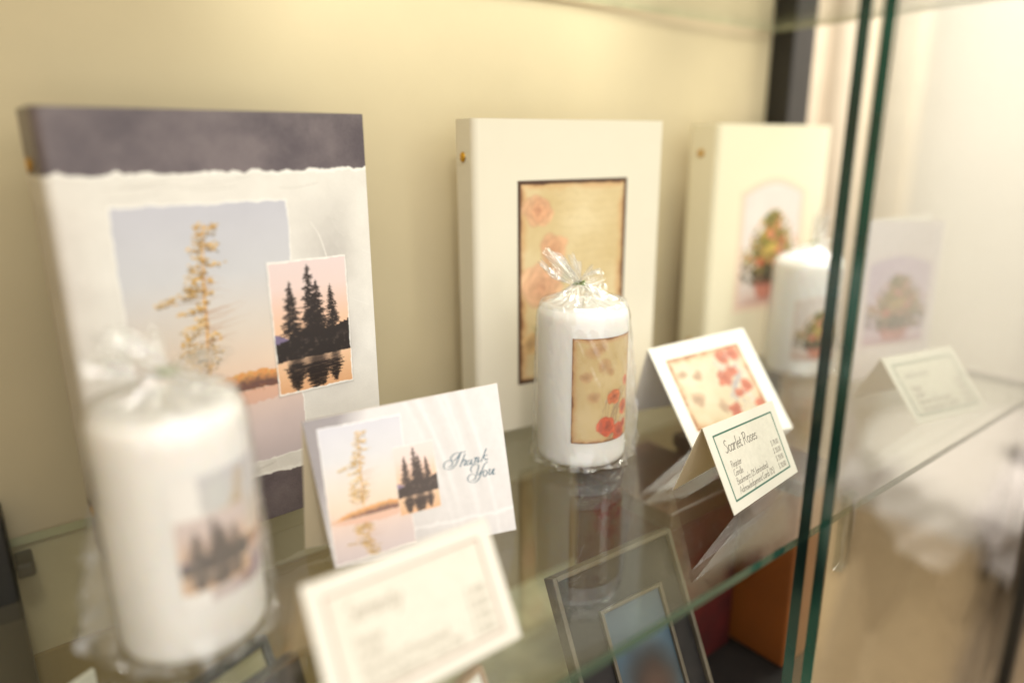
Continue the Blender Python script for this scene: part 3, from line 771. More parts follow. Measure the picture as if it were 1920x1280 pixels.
def topiary(W, H, tone=0.0, arch=True):
    """arched picture of a flower topiary in a clay bowl"""
    c = Ink(W, H, (.865, .825, .80)); U, V = c.uv(); r = np.random.default_rng(11)
    c.a += ((fbm(H, W, 40, 3, 4) - .5) * .05)[..., None]
    c.mix(np.clip((V - .80) * 8, 0, 1) * .5, (.84, .70, .64))
    # bowl
    c.poly([(.28 * W, .80 * H), (.74 * W, .80 * H), (.66 * W, .93 * H), (.36 * W, .93 * H)], (.74, .46, .38))
    c.blob(.51 * W, .80 * H, .24 * W, .025 * H, (.62, .36, .30), 1); c.blob(.42 * W, .86 * H, .05 * W, .05 * H, (.86, .62, .54), .6, .7)
    c.blob(.5 * W, .95 * H, .3 * W, .02 * H, (.66, .45, .40), .6, .8)
    cols = [(.40, .42, .20), (.56, .52, .22), (.70, .60, .25), (.32, .31, .17), (.80, .50, .36), (.78, .40, .32), (.62, .48, .24), (.85, .66, .45)]
    for k in range(1500):
        t = r.random(); y = lerp(.24, .80, t); w = .07 + .42 * min(1, t * 1.5) * (1.0 if t < .75 else 1 - (t - .75) * 1.1)
        x = .52 + r.normal() * w * .45
        col = np.array(cols[r.integers(0, 4 if r.random() < .5 else len(cols))]) * r.uniform(.8, 1.1)
        if t > .72 and r.random() < .7: col = np.array((.22, .19, .13))
        c.blob(x * W, y * H, r.uniform(1.5, 4.5) * W / 150, r.uniform(1.5, 4) * W / 150, np.clip(col, 0, 1), .85, .4, r.uniform(0, 3))
    for (x, y, s, col) in ((.36, .63, 9, (.86, .40, .30)), (.50, .42, 8, (.85, .52, .40)), (.66, .56, 9, (.82, .45, .34)), (.56, .52, 9, (.84, .72, .36)), (.6, .36, 7, (.80, .55, .38)), (.44, .54, 8, (.80, .68, .34)), (.7, .48, 7, (.72, .42, .32)), (.55, .64, 8, (.85, .60, .42)), (.46, .26, 6, (.50, .52, .32)), (.62, .30, 6, (.75, .55, .36))):
        rose(c, x * W, y * H, s * W / 150, col, .9, seed=int(x * 99))
    c.warp(5, 14, 2); c.soften(1)
    if tone: c.a = c.a * (1 - tone) + np.array((.80, .755, .80)) * tone
    return c

def arch_mask(s, t, inset=0.0):
    d = np.minimum.reduce([s - inset, 1 - inset - s, 1 - inset * .62 - t])
    top = t - (.10 - .10 * np.sin(np.clip(s, 0, 1) * PI)) - inset * .62
    return np.minimum(d, top)

def topiary_cover():
    W, H = 300, 420; c = Ink(W, H, (.895, .86, .755))
    p = topiary(170, 280)
    q = [(.235, .222), (.800, .222), (.805, .765), (.240, .765)]; s, t = quad_st(c, q)
    lab = np.zeros((H, W), int)
    for ins, col in ((-.02, (.87, .70, .62)), (.0, (.90, .85, .77)), (.035, (.86, .66, .60)), (.05, None)):
        m = np.clip(arch_mask(s, t, ins) * 120 + .5, 0, 1)
        if col is None: c.a = c.a * (1 - m[..., None]) + sample(p.a, np.clip(s, 0, 1), np.clip(t, 0, 1)) * m[..., None]
        else: c.mix(m * .7, col)
        if ins == -.02: lab[m > .5] = 1
    ns = 30; o = Ink(W + ns, H); o.a = np.concatenate([np.repeat(c.a[:, :1], ns, 1), c.a], 1); lab = np.concatenate([np.zeros((H, ns), int), lab], 1)
    return (o, ns), lab
ink, lab = topiary_cover()
binder('cream register binder with an arched flower topiary picture', (.648, .475), (.8425, .458), HB, .036, ink, lab, ['front_cover', 'topiary_picture'], M['print'], M['ivory2'])

# ------------------------------------------------------------------ folded cards
def tent(name, label, cat, group, c4, back, ink, lab=None, names=None, mat=None, stock=None, bow=0.0):
    """a sheet folded at the top: printed front leaf, plain back leaf; c4 = BL, BR, TR, TL; back = foot of the back leaf at left"""
    t = thing(name, label, cat, group)
    BL, BR, TR, TL = [np.array(p, float) for p in c4]
    nrm = np.cross(BR - BL, TL - BL); nrm /= np.linalg.norm(nrm)      # towards the viewer
    if nrm[1] > 0: nrm = -nrm
    th = .00045
    base = bilin(c4)
    def fn(U, V):
        return base(U, V) + nrm * (bow * np.sin(U * PI) * V)[..., None]
    ink_grid('front_leaf', ink, fn, mat or M['print'], t, lab, names)
    K = 13
    us = np.linspace(0, 1, K)
    def rows(off, top=0.0):
        Ub, Vb = np.meshgrid(us, [0.0, 1.0]); return fn(Ub, Vb) + nrm * off
    b = MB(); R0 = rows(-.00004); R1 = rows(-th)
    vs = [tuple(p) for p in R0[0]] + [tuple(p) for p in R0[1]] + [tuple(p) for p in R1[0]] + [tuple(p) for p in R1[1]]
    fs = [(2 * K + i, 2 * K + i + 1, 3 * K + i + 1, 3 * K + i) for i in range(K - 1)]
    fs += [(K + i, K + i + 1, 3 * K + i + 1, 3 * K + i) for i in range(K - 1)] + [(i, i + 1, 2 * K + i + 1, 2 * K + i) for i in range(K - 1)]
    fs += [(0, K, 3 * K, 2 * K), (K - 1, 2 * K - 1, 4 * K - 1, 3 * K - 1)]
    b.add(vs, fs); b.build('front_backing', stock or M['cream'], t)
    # back leaf from the fold down to the shelf
    off = np.array(back, float) - BL
    TLb = TL - nrm * th * .5 + np.array([0, .0006, 0]); TRb = TR - nrm * th * .5 + np.array([0, .0006, 0])
    B0 = BL + off; B1 = BR + off
    out = np.array([off[0], off[1], 0]); out /= np.linalg.norm(out)
    n2 = np.cross(B1 - B0, TLb - B0); n2 /= np.linalg.norm(n2)
    b = MB(); b.hexa([tuple(B0), tuple(B1), tuple(B1 + n2 * th), tuple(B0 + n2 * th)], [tuple(TLb), tuple(TRb), tuple(TRb + n2 * th), tuple(TLb + n2 * th)])
    b.build('back_leaf', stock or M['cream'], t)
    return t

PG = 'folded price cards on the shelf'
GREEN = (.20, .36, .30)
tent('price_card', 'nearest folded price card, out of focus with brown border', 'price card', PG, [(.0945, .2483, 0), (.1993, .2487, 0), (.1992, .2796, .0557), (.0954, .2803, .0575)], (.0969, .3113, 0), price_ink('Serenity', (.62, .53, .48), 5, (.56, .52, .46)), stock=M['cream'])
tent('price_card', 'folded price card with green border in front of the rose card', 'price card', PG, [(.3952, .2543, 0), (.4931, .2642, 0), (.4923, .2917, .0521), (.3923, .2840, .0566)], (.3918, .3060, 0), price_ink('Scarlet Roses', GREEN, 6, (.38, .36, .33)), stock=M['cream'])
tent('price_card', 'folded price card standing behind the sliding glass doors', 'price card', PG, [(.6672, .2480, 0), (.7647, .2240, 0), (.7686, .2665, .0540), (.6714, .2901, .0535)], (.6932, .3229, 0), price_ink(None, GREEN, 7, (.42, .43, .40)), stock=M['cream'])

# thank-you card with the lake pictures
TY = [[(0.7745,0.4141),(0.7532,0.4173),(0.7259,0.4138),(0.7055,0.4223),(0.6913,0.4375),(0.6907,0.4527),(0.7008,0.4604),(0.7181,0.4546),(0.7344,0.4348),(0.7428,0.4232)],
 [(0.7507,0.4150),(0.7398,0.4362),(0.7249,0.4666),(0.7108,0.4903),(0.6920,0.5078),(0.6692,0.5138),(0.6512,0.5041),(0.6469,0.4842),(0.6552,0.4624),(0.6712,0.4546),(0.6874,0.4570),(0.6953,0.4710),(0.6919,0.4872),(0.6797,0.4961),(0.6647,0.4956)],
 [(0.7696,0.4317),(0.7580,0.4579),(0.7448,0.4853),(0.7334,0.5098)], [(0.7429,0.4899),(0.7577,0.4715),(0.7678,0.4689),(0.7697,0.4762),(0.7585,0.4990),(0.7583,0.5075),(0.7707,0.5021)],
 [(0.7984,0.4824),(0.7861,0.4797),(0.7733,0.4925),(0.7718,0.5051),(0.7799,0.5078),(0.7942,0.4943)], [(0.8030,0.4795),(0.7939,0.5011),(0.7952,0.5089),(0.8059,0.5024)],
 [(0.8163,0.4742),(0.8266,0.4710),(0.8218,0.4876),(0.8147,0.5046)], [(0.8193,0.4921),(0.8334,0.4734),(0.8410,0.4736),(0.8409,0.4821),(0.8318,0.4986),(0.8331,0.5047),(0.8448,0.4967)],
 [(0.8902,0.4258),(0.8752,0.4564),(0.8616,0.4872),(0.8527,0.5021)], [(0.8618,0.4856),(0.8780,0.4691),(0.8868,0.4678),(0.8900,0.4720)], [(0.8665,0.4823),(0.8747,0.4853),(0.8759,0.4993),(0.8813,0.5017),(0.8908,0.4944)],
 [(0.7915,0.5620),(0.7881,0.5440),(0.7960,0.5255),(0.8115,0.5141),(0.8282,0.5165),(0.8353,0.5285),(0.8280,0.5540),(0.8200,0.5725),(0.8212,0.5864),(0.8313,0.5855),(0.8448,0.5684)],
 [(0.8871,0.5140),(0.8716,0.5239),(0.8591,0.5447),(0.8472,0.5724),(0.8334,0.6031),(0.8181,0.6231),(0.7970,0.6332),(0.7751,0.6260),(0.7649,0.6064),(0.7701,0.5873),(0.7842,0.5755),(0.8023,0.5783),(0.8121,0.5910),(0.8073,0.6068),(0.7933,0.6169),(0.7821,0.6158)],
 [(0.8734,0.5687),(0.8617,0.5709),(0.8539,0.5877),(0.8573,0.6073),(0.8694,0.6018),(0.8774,0.5833),(0.8734,0.5687),(0.8677,0.5680)], [(0.8871,0.5694),(0.8959,0.5681),(0.8868,0.5891),(0.8880,0.6030),(0.8991,0.5955),(0.9134,0.5717)], [(0.9199,0.5709),(0.9085,0.5944),(0.9089,0.6054),(0.9199,0.6006)]]
def thank_card():
    W, H = 640, 470; c = Ink(W, H, (.80, .785, .78)); U, V = c.uv(); fine = rng.random((H, W))
    n = fbm(H, W, 120, 51, 5)
    grey = 1.25 * np.clip((.66 - U) * 2.2, 0, 1) * np.clip((.45 - V) * 1.7 + (.17 - U) * 5, 0, 1) + .45 * np.clip((V - .68) * 3, 0, 1) * np.clip((.72 - U) * 2, 0, 1) * np.clip(n * 2 - .4, 0, 1)
    c.mix(np.clip(grey * (.7 + n * .6), 0, .95), (.55, .525, .53))
    for (x, k, wd, a) in ((.60, .25, .03, .22), (.68, .2, .05, .25), (.80, .16, .045, .30), (.90, .2, .06, .14)):
        d = np.abs(U - x - k * (V - .3) * (1 - .5 * V)); c.mix(np.clip(1 - d / wd, 0, 1) * a * np.clip((.85 - V) * 3, 0, 1), (.70, .69, .67))
        c.mix(np.clip(1 - np.abs(d - wd) / .016, 0, 1) * a * .5, (.92, .915, .91))
    c.mix(np.clip(1 - np.abs(V - .86 - (fbm(H, W, 60, 71) - .5) * .06) / .02, 0, 1) * .35, (.95, .945, .94))
    c.a += ((fine - .5) * .02 + (fbm(H, W, 14, 52, 4) - .5) * .03)[..., None]
    lab = np.zeros((H, W), int)
    paste(c, washed(PINE, .16), [(.0588, .0721), (.4669, .079), (.4351, .94), (.010, .9926)], 13, .018, lab=lab, labid=1, shadow=.25)
    paste(c, washed(DUSK, .22, (.80, .72, .66)), [(.3968, .2949), (.6098, .2929), (.6004, .742), (.3791, .7558)], 14, .012, rimw=.006, lab=lab, labid=2, shadow=.35)
    for s in TY:
        c.stroke([(x * W, y * H) for x, y in s], 1.9, (.27, .37, .42), 1, nib=.35, thin=.28, smooth=7)
    return c, lab
ink, lab = thank_card()
tent('greeting_card', 'lake scene greeting card reading Thank You, beside the nearest candle', 'greeting card', 'greeting cards displayed on the shelf', [(.1484, .3689, 0), (.2642, .3351, 0), (.2751, .3695, .093), (.1488, .4035, .0859)], (.1427, .4018, 0), ink, lab, ['front_leaf', 'tree_picture', 'dusk_picture'], stock=M['cream'], bow=-.0006)

def scarlet_card():
    W, H = 320, 280; c = Ink(W, H, (.84, .83, .79))
    p = parchment(230, 190, 61, .035, (.84, .77, .64), (.50, .31, .18), False)
    U, V = p.uv(); p.mix(np.clip(fbm(190, 230, 40, 15, 4) * 2 - .7, 0, 1) * .4, (.87, .83, .77))
    for (x, y, s) in ((.18, .6, 16), (.3, .3, 12), (.45, .75, 14), (.12, .25, 11)): rose(p, x * 230, y * 190, s * 1.2, (.82, .70, .58), .45, seed=int(s))
    for k in range(26):
        p.stroke([(rng.uniform(.6, .9) * 230, rng.uniform(.1, .9) * 190) for q in range(3)], .9, (.62, .60, .64), .55, smooth=4)
    for k in range(60): leaf(p, rng.uniform(.58, .92) * 230, rng.uniform(.1, .95) * 190, rng.uniform(5, 11), rng.uniform(0, 6), (.60, .60, .65) if k % 3 else (.84, .82, .82), .7)
    for (x, y, s) in ((.72, .13, 19), (.86, .12, 18), (.62, .40, 21), (.76, .33, 17), (.84, .56, 17), (.72, .62, 13), (.58, .82, 19), (.92, .78, 13)): rose(p, x * 230, y * 190, s, (.80, .50, .40), .8, (.64, .33, .25), seed=int(x * 50))
    for k in range(34): leaf(p, rng.uniform(.55, .95) * 230, rng.uniform(.05, .95) * 190, rng.uniform(5, 12), rng.uniform(0, 6), (.66, .66, .68) if k % 2 else (.86, .83, .81), .6)
    p.warp(9, 15, 9); p.soften(1); p.a = p.a * .88
    lab = np.zeros((H, W), int)
    paste(c, p, [(.11, .145), (.865, .13), (.87, .875), (.11, .865)], 3, 0, rim=(.70, .52, .36), rimw=.006, lab=lab, labid=1)
    return c, lab
ink, lab = scarlet_card()
tent('greeting_card', 'white bordered greeting card with red roses behind the green bordered price card', 'greeting card', 'greeting cards displayed on the shelf', [(.4645, .3451, 0), (.5726, .3160, 0), (.5858, .3855, .0784), (.4756, .4089, .0716)], (.487, .437, 0), ink, lab, ['front_leaf', 'rose_picture'], stock=M['white'])

# upright book-fold card behind the doors
def lilac_card():
    W, H = 200, 280; c = Ink(W, H, (.875, .835, .85))
    p = topiary(150, 230, .15); p.a = p.a * np.array((.92, .88, 1.0)); q = [(.06, .20), (.94, .20), (.94, .80), (.06, .80)]; s, t = quad_st(c, q)
    lab = np.zeros((H, W), int)
    for ins, col in ((0., (.84, .76, .79)), (.02, (.88, .84, .85)), (.05, None)):
        m = np.clip(arch_mask(s, t, ins) * 100 + .5, 0, 1)
        if col is None: c.a = c.a * (1 - m[..., None]) + sample(p.a, np.clip(s, 0, 1), np.clip(t, 0, 1)) * m[..., None]
        else: c.mix(m * .7, col)
        if ins == 0: lab[m > .5] = 1
    t_ = thing('greeting_card', 'tall lilac topiary greeting card standing upright behind the glass doors', 'greeting card', 'greeting cards displayed on the shelf')
    BL, BR, TR, TL = [np.array(x) for x in ((.7407, .3501, 0), (.8475, .3175, 0), (.8483, .3199, .1690), (.7416, .3527, .1740))]
    ink_grid('front_leaf', c, bilin([BL, BR, TR, TL]), M['print'], t_, lab, ['front_leaf', 'topiary_picture'])
    n = np.array([.29, .955, 0]) * .0004
    b = MB(); o = n * .1
    b.hexa([tuple(BL + o), tuple(BR + o), tuple(BR + n), tuple(BL + n)], [tuple(TL + o), tuple(TR + o), tuple(TR + n), tuple(TL + n)]); b.build('front_backing', M['white'], t_)
    e = np.array([.075, .045, 0]); P0 = BL + n * 2; P1 = P0 + np.array([.148, -.004, 0]); q0 = TL + n * 2; q1 = q0 + np.array([.146, -.004, -.002]); m_ = np.array([0, .0005, 0])
    b = MB(); b.hexa([tuple(P0), tuple(P1), tuple(P1 + m_), tuple(P0 + m_)], [tuple(q0), tuple(q1), tuple(q1 + m_), tuple(q0 + m_)]); b.build('back_leaf', M['pages'], t_)
lilac_card()

# ------------------------------------------------------------------ wrapped candles
def candle(label, cx, cy, r, h, face, ink, off0, off1, z0, z1, flaps, tiltv, tl, seed, part, knot=(0, 0)):
    q = np.random.default_rng(seed)
    t = thing('pillar_candle', label, 'candle', 'white pillar candles wrapped in cellophane')
    prof = [(.0005, .0008), (r - .003, .0008), (r - .0012, .0016), (r - .0002, .004), (r, .007)] + [(r, z) for z in np.linspace(.012, h - .010, 12)]
    prof += [(r - .0002, h - .007), (r - .001, h - .004), (r - .003, h - .0015), (r - .006, h - .0004), (r * .55, h - .0016), (r * .2, h - .003), (.0005, h - .0034)]
    mb = MB(); mb.lathe(cx, cy, prof, 96); wx = mb.build('wax', M['wax'], t, True)
    mb = MB(); mb.tube([(cx, cy, h - .004), (cx + .0006, cy, h + .003), (cx + .002, cy - .001, h + .008)], .0011); mb.build('wick', M['wick'], t, True)
    A0, A1 = math.radians(face + off0), math.radians(face + off1)
    def fn(U, V):
        a = A0 + (A1 - A0) * U
        return np.stack([cx + (r + .0003) * np.cos(a), cy + (r + .0003) * np.sin(a), z1 + (z0 - z1) * V], -1)
    ink_grid(part, ink, fn, M['decal'], t, smooth=True)
    # cellophane: loose sleeve, gathered dome, tied neck
    NA = 220; ph = q.random(12) * 6.28
    kx, ky = cx + knot[0], cy + knot[1]
    zs = list(np.concatenate([np.linspace(.0006, .014, 6), np.linspace(.02, h - .01, 22), np.linspace(h - .006, h + .003, 6)]))
    rows = []
    ang = np.linspace(0, 2 * PI, NA, endpoint=False)
    fold = sum(np.sin(ang * k + ph[k % 12]) / k ** .6 for k in (3, 5, 8, 13, 19))
    for z in zs:
        f = z / h
        rr = r + .0012 + .00022 * np.abs(fold) + .00025 * np.sin(ang * 23 + z * 300 + ph[2])
        for (oa, amp, wd, za, zb) in flaps:
            d = (ang - math.radians(face + oa) + PI) % (2 * PI) - PI
            zz = np.clip((z - za) / .02, 0, 1) * np.clip((zb - z) / (zb - .02 if zb > .05 else .03), 0, 1) if z > .014 else np.clip((z - za) / .02, .55, 1)
            rr = rr + amp * zz * np.exp(-(d / wd) ** 2) * (1 + .12 * np.sin(z * 210 + ph[1]))
        if z < .014:
            rr = rr + (.014 - z) * .30 * (1 + .7 * np.sin(ang * 7 + ph[4]) + .35 * np.sin(ang * 15 + ph[5]))
        if z > h - .008: rr = rr - (z - h + .008) * .35
        rows.append(np.stack([cx + rr * np.cos(ang), cy + rr * np.sin(ang), np.full(NA, z)], 1))
    for k in range(1, 15):
        s = k / 14
        rr = lerp(r - .0028, .0042, s ** .8)
        wr = 1 + .16 * s * (1 - .4 * s) * (fold / 2 + .5 * np.sin(ang * 17 + ph[7] + 3 * s))
        z = h + .003 + .014 * s ** 1.6 + .0028 * np.sin(ang * 9 + ph[8] + 2 * s) * s * (1 - s) * 2 + .002 * np.sin(ang * 21 + ph[3]) * s * (1 - s) * 2
        rows.append(np.stack([lerp(cx, kx, s) + rr * wr * np.cos(ang), lerp(cy, ky, s) + rr * wr * np.sin(ang), z], 1))
    V = np.concatenate(rows); i = np.arange(len(rows) * NA).reshape(len(rows), NA)
    fs = [(int(i[j, k]), int(i[j, (k + 1) % NA]), int(i[j + 1, (k + 1) % NA]), int(i[j + 1, k])) for j in range(len(rows) - 1) for k in range(NA)]
    me = bpy.data.meshes.new('wrapper'); me.from_pydata([tuple(p) for p in V], [], fs); me.update()
    w = link('wrapper', me, M['film'], t, True)
    ns_ = (len(zs) - 3) * NA
    me.materials.append(M['dome']); me.polygons.foreach_set('material_index', [1 if f[0] >= ns_ else 0 for f in fs])
    # side gussets: the sleeve's loose seams stand off the candle; and the hem spread on the shelf
    for (oa, amp, wd, za, zb) in flaps:
        a0 = math.radians(face + oa); NZ, NR = 40, 10; vs = []
        for j in range(NZ):
            f = j / (NZ - 1); z = .0009 + f * zb
            ext = amp * 1.12 * min(1.0, .55 + f * 4) * (1 - f) ** .7 * (1 + .10 * math.sin(f * 22 + ph[1]) + .06 * math.sin(f * 51))
            for k in range(NR):
                g = k / (NR - 1)
                rr = r + .0013 + ext * g
                aa = a0 + (.030 * math.sin(f * 17 + 3 * g + ph[2]) + .02 * math.sin(f * 39 + 5 * g)) * g
                vs.append((cx + rr * math.cos(aa), cy + rr * math.sin(aa), z))
        mb = MB(); mb.add(vs, [(j * NR + k, j * NR + k + 1, (j + 1) * NR + k + 1, (j + 1) * NR + k) for j in range(NZ - 1) for k in range(NR - 1)])
        mb.build('gusset', M['fin'], w, True)
    NH = 260; vs = []; ah = np.linspace(0, 2 * PI, NH, endpoint=False)
    hf = sum(np.sin(ah * k + ph[(k + 3) % 12]) for k in (4, 7, 13, 21)) / 4
    for j in range(6):
        f = j / 5
        rr = r + .0008 + f * (.0055 + .0042 * hf)
        z = .0007 + .0042 * (1 - f) * f * 2 * (1 + np.sin(ah * 17 + ph[1])) * .5 + .0016 * f * (1 + np.sin(ah * 11 + ph[6]))
        vs += [(cx + rr[k] * math.cos(ah[k]), cy + rr[k] * math.sin(ah[k]), z[k]) for k in range(NH)]
    mb = MB(); mb.add(vs, [(j * NH + k, j * NH + (k + 1) % NH, (j + 1) * NH + (k + 1) % NH, (j + 1) * NH + k) for j in range(5) for k in range(NH)])
    mb.build('hem', M['fin'], w, True)
    zt = h + .017
    # tufts above the tie: ruffled cones
    for ti, (tv, L, R, lobes) in enumerate(tl):
        ax = Vector(tv).normalized(); a1 = ax.orthogonal().normalized(); a2 = ax.cross(a1)
        NS, NT = 150, 16; vs = []
        for j in range(NT):
            s = j / (NT - 1)
            for k in range(NS):
                a = 2 * PI * k / NS
                fl = 1 + (.42 * math.sin(lobes * a + ph[5] + ti) + .25 * math.sin((lobes * 2 + 1) * a + ph[6]) + .14 * math.sin((lobes * 5 - 1) * a + ph[7])) * s
                rad = (.0030 + R * (s ** .8) * (1 - .35 * s * s)) * fl
                ln = L * s * (1 + .22 * math.sin(3 * a + ph[2]) * s + .1 * math.sin(9 * a + ph[1]) * s)
                p = Vector((kx, ky, zt - .002)) + ax * ln + a1 * (rad * math.cos(a)) + a2 * (rad * .55 * math.sin(a))
                vs.append(tuple(p))
        fs = [(j * NS + k, j * NS + (k + 1) % NS, (j + 1) * NS + (k + 1) % NS, (j + 1) * NS + k) for j in range(NT - 1) for k in range(NS)]
        mb = MB(); mb.add(vs, fs); mb.build('tuft', M['tuft'], w, True)
    mb = MB(); mb.tube([(kx + .0048 * math.cos(a), ky + .0048 * math.sin(a), zt - .001 + .0006 * math.sin(a * 2)) for a in np.linspace(0, 2 * PI, 20)], .0009)
    mb.tube([(kx - .003, ky - .004, zt), (kx - .004, ky - .010, zt + .003)], .0008); mb.build('twist_tie', M['tie'], w, True)
    return t

def candle_lake():
    W, H = 260, 220; base = (.94, .932, .918)
    c = Ink(W, H, base)
    paste(c, washed(PINE, .25, (.88, .85, .82)), [(.22, -.02), (.99, -.02), (.99, .97), (.22, .97)], 4, .05, rim=base, rimw=.01)
    c.blob(.36 * W, .14 * H, 24, 26, (.80, .82, .80), .6, .9)
    c.blob(.62 * W, .86 * H, 34, 18, (.56, .47, .55), .75, .8)
    paste(c, washed(DUSK, .38, (.76, .73, .71)), [(.02, .30), (.62, .30), (.62, .86), (.02, .86)], 5, .03, rim=(.9, .84, .78), rimw=.01)
    return c
def candle_rose():
    W, H = 150, 230
    p = parchment(W, H, 71, .035, (.80, .70, .50), (.34, .18, .10), False)
    for (x, y, s) in ((.3, .12, 15), (.45, .26, 14), (.2, .36, 12), (.55, .32, 9), (.3, .55, 12), (.4, .08, 10)): rose(p, x * W, y * H, s * 1.25, (.80, .60, .41), .13, seed=int(s))
    for k in range(14): p.stroke([(.62 * W + rng.normal() * 12, .98 * H), (.65 * W + rng.normal() * 14, .75 * H), (.72 * W + rng.normal() * 16, .5 * H)], .8, (.50, .40, .34), .6, smooth=4)
    for k in range(20): leaf(p, rng.uniform(.5, .95) * W, rng.uniform(.55, .95) * H, 12, rng.uniform(0, 6), (.74, .68, .62), .6)
    for (x, y, s, cl) in ((.5, .85, 23, (.85, .36, .22)), (.74, .92, 20, (.86, .38, .24)), (.62, .57, 18, (.88, .50, .30)), (.84, .70, 16, (.86, .44, .28)), (.88, .45, 11, (.88, .52, .36)), (.85, .88, 12, (.8, .34, .22))): rose(p, x * W, y * H, s, cl, .95, (.45, .13, .08), seed=int(x * 77))
    p.warp(4, 16, 3); p.soften(1)
    return p
def candle_topiary():
    W, H = 150, 200; c = Ink(W, H, (.94, .932, .918)); p = topiary(150, 200); s, t = c.uv()
    for ins, col in ((0., (.88, .74, .68)), (.03, None)):
        m = np.clip(arch_mask(s, t, ins) * 70 + .5, 0, 1)
        if col is None: c.a = c.a * (1 - m[..., None]) + p.a * m[..., None]
        else: c.mix(m * .6, col)
    return c

LFT = (-.788, .615, 0)   # towards the left of the case
candle('nearest wrapped white candle with blurred pine picture, before the lake binder', .0676, .3684, .0365, .1285, -100.4, candle_lake(), -9, 88, .030, .100,
       [(-78, .017, .30, .0, .085), (84, .005, .35, .0, .12), (60, .002, .2, .0, .12)], None, [((-.74, .42, .46), .028, .012, 5), ((-.50, .32, .8), .018, .010, 3), ((.74, -.55, .14), .024, .010, 4)], 5, 'lake_picture', knot=(.002, -.002))
candle('wrapped white candle with a poppy parchment picture, in front of the ivory binder', .386, .4011, .0366, .1285, -133.9, candle_rose(), -12, 78, .0225, .1085,
       [(86, .010, .30, .0, .115), (-84, .003, .3, .0, .12)], None, [((-.60, .46, .62), .031, .0145, 4), ((-.30, .22, .9), .020, .011, 3), ((.70, -.55, .28), .017, .011, 3)], 8, 'rose_picture', knot=(-.003, .002))
candle('wrapped white candle half hidden by the glass door edges', .7412, .4117, .0366, .1285, -151.0, candle_topiary(), -14, 74, .020, .092,
       [(80, .006, .3, .0, .1), (-80, .003, .3, .0, .1)], None, [((.25, -.15, 1), .032, .013, 4), ((.7, -.5, .5), .018, .010, 3)], 13, 'topiary_picture', knot=(.002, -.002))

# ------------------------------------------------------------------ things on the lower deck
DZ = -.2214
def leaning(name, label, TL, ang, w, tilt, parts, cat='picture frame'):
    """a thing with a flat face leaning back on a strut; TL = top left corner of the face; its foot rests on the deck"""
    t = thing(name, label, cat, 'framed pieces on the lower deck')
    a = math.radians(ang); ex = Vector((math.cos(a), math.sin(a), 0)); n = Vector((-math.sin(a), math.cos(a), 0)); tl = math.radians(tilt)
    up = n * math.cos(tl) + Vector((0, 0, math.sin(tl))); back = ex.cross(up).normalized()
    if back.y < 0: back = -back
    L = (TL[2] - DZ) / math.sin(tl)
    o = Vector(TL) - up * L + up * .0004
    for nm, mat, boxes, bev in parts(w, L):
        b = MB()
        for bx in boxes: b.frame_box(o, ex, back, up, *bx)
        b.build(nm, mat, t, bevel=bev)
    foot = Vector((o.x, o.y, DZ)) + ex * (w * .5) + n * (L * math.cos(tl) + .035); top = o + ex * (w * .5) + up * (L * .7) + back * .012
    b = MB(); e2 = ex * .012
    b.hexa([tuple(foot - e2), tuple(foot + e2), tuple(foot + e2 + n * .003), tuple(foot - e2 + n * .003)], [tuple(top - e2), tuple(top + e2), tuple(top + e2 + n * .003), tuple(top - e2 + n * .003)]); b.build('strut', M['black'], t)
    return t, o, ex, up, back

def rim(w, L, b, y0, y1, x0=0, z0=0):
    return [(x0, y0, z0, x0 + b, y1, L), (w - b, y0, z0, w, y1, L), (x0 + b, y0, L - b, w - b, y1, L), (x0 + b, y0, z0, w - b, y1, z0 + b)]

def photo_parts(w, L):
    return [('frame', M['silver'], rim(w, L, .0038, 0, .012), .0008), ('mat_board', M['blackmat'], [(.0038, .004, .0038, w - .0038, .010, L - .0038)], 0),
            ('inner_frame', M['silver'], [(.034, .0005, .02, .037, .0038, L - .036), (.096, .0005, .02, .099, .0038, L - .036), (.037, .0005, L - .039, .096, .0038, L - .036), (.037, .0005, .02, .096, .0038, .023)], .0006)]
t, o, ex, up, back = leaning('photo_frame', 'silver edged black frame holding a blurred blue portrait photo', (.297, .3346, -.0525), -3, .123, 64, photo_parts)
def portrait():
    W, H = 60, 130; c = Ink(W, H, (.33, .45, .55)); U, V = c.uv()
    c.mix(np.clip(V * 1.6 - .2, 0, 1) * .6, (.46, .50, .46)); c.mix(np.clip(.4 - np.abs(U - .6), 0, 1) * (V < .3), (.62, .70, .72))
    c.blob(30, 68, 22, 28, (.27, .20, .16), 1, .5); c.blob(32, 78, 15, 20, (.50, .36, .28), 1, .6); c.blob(30, 120, 30, 22, (.22, .33, .38), 1, .4); c.blob(32, 72, 12, 4, (.36, .25, .20), .6, .8); c.blob(32, 89, 6, 2.5, (.62, .50, .44), .6, .9)
    c.warp(4, 16, 3); c.soften(4); c.a = c.a * .62
    return c
L0 = (-.0525 - DZ) / math.sin(math.radians(64))
c4 = [o + ex * .037 + up * .023 + back * .0034, o + ex * .096 + up * .023 + back * .0034, o + ex * .096 + up * (L0 - .039) + back * .0034, o + ex * .037 + up * (L0 - .039) + back * .0034]
ink_grid('photo', portrait(), bilin([tuple(p) for p in c4]), M['gloss'], t)

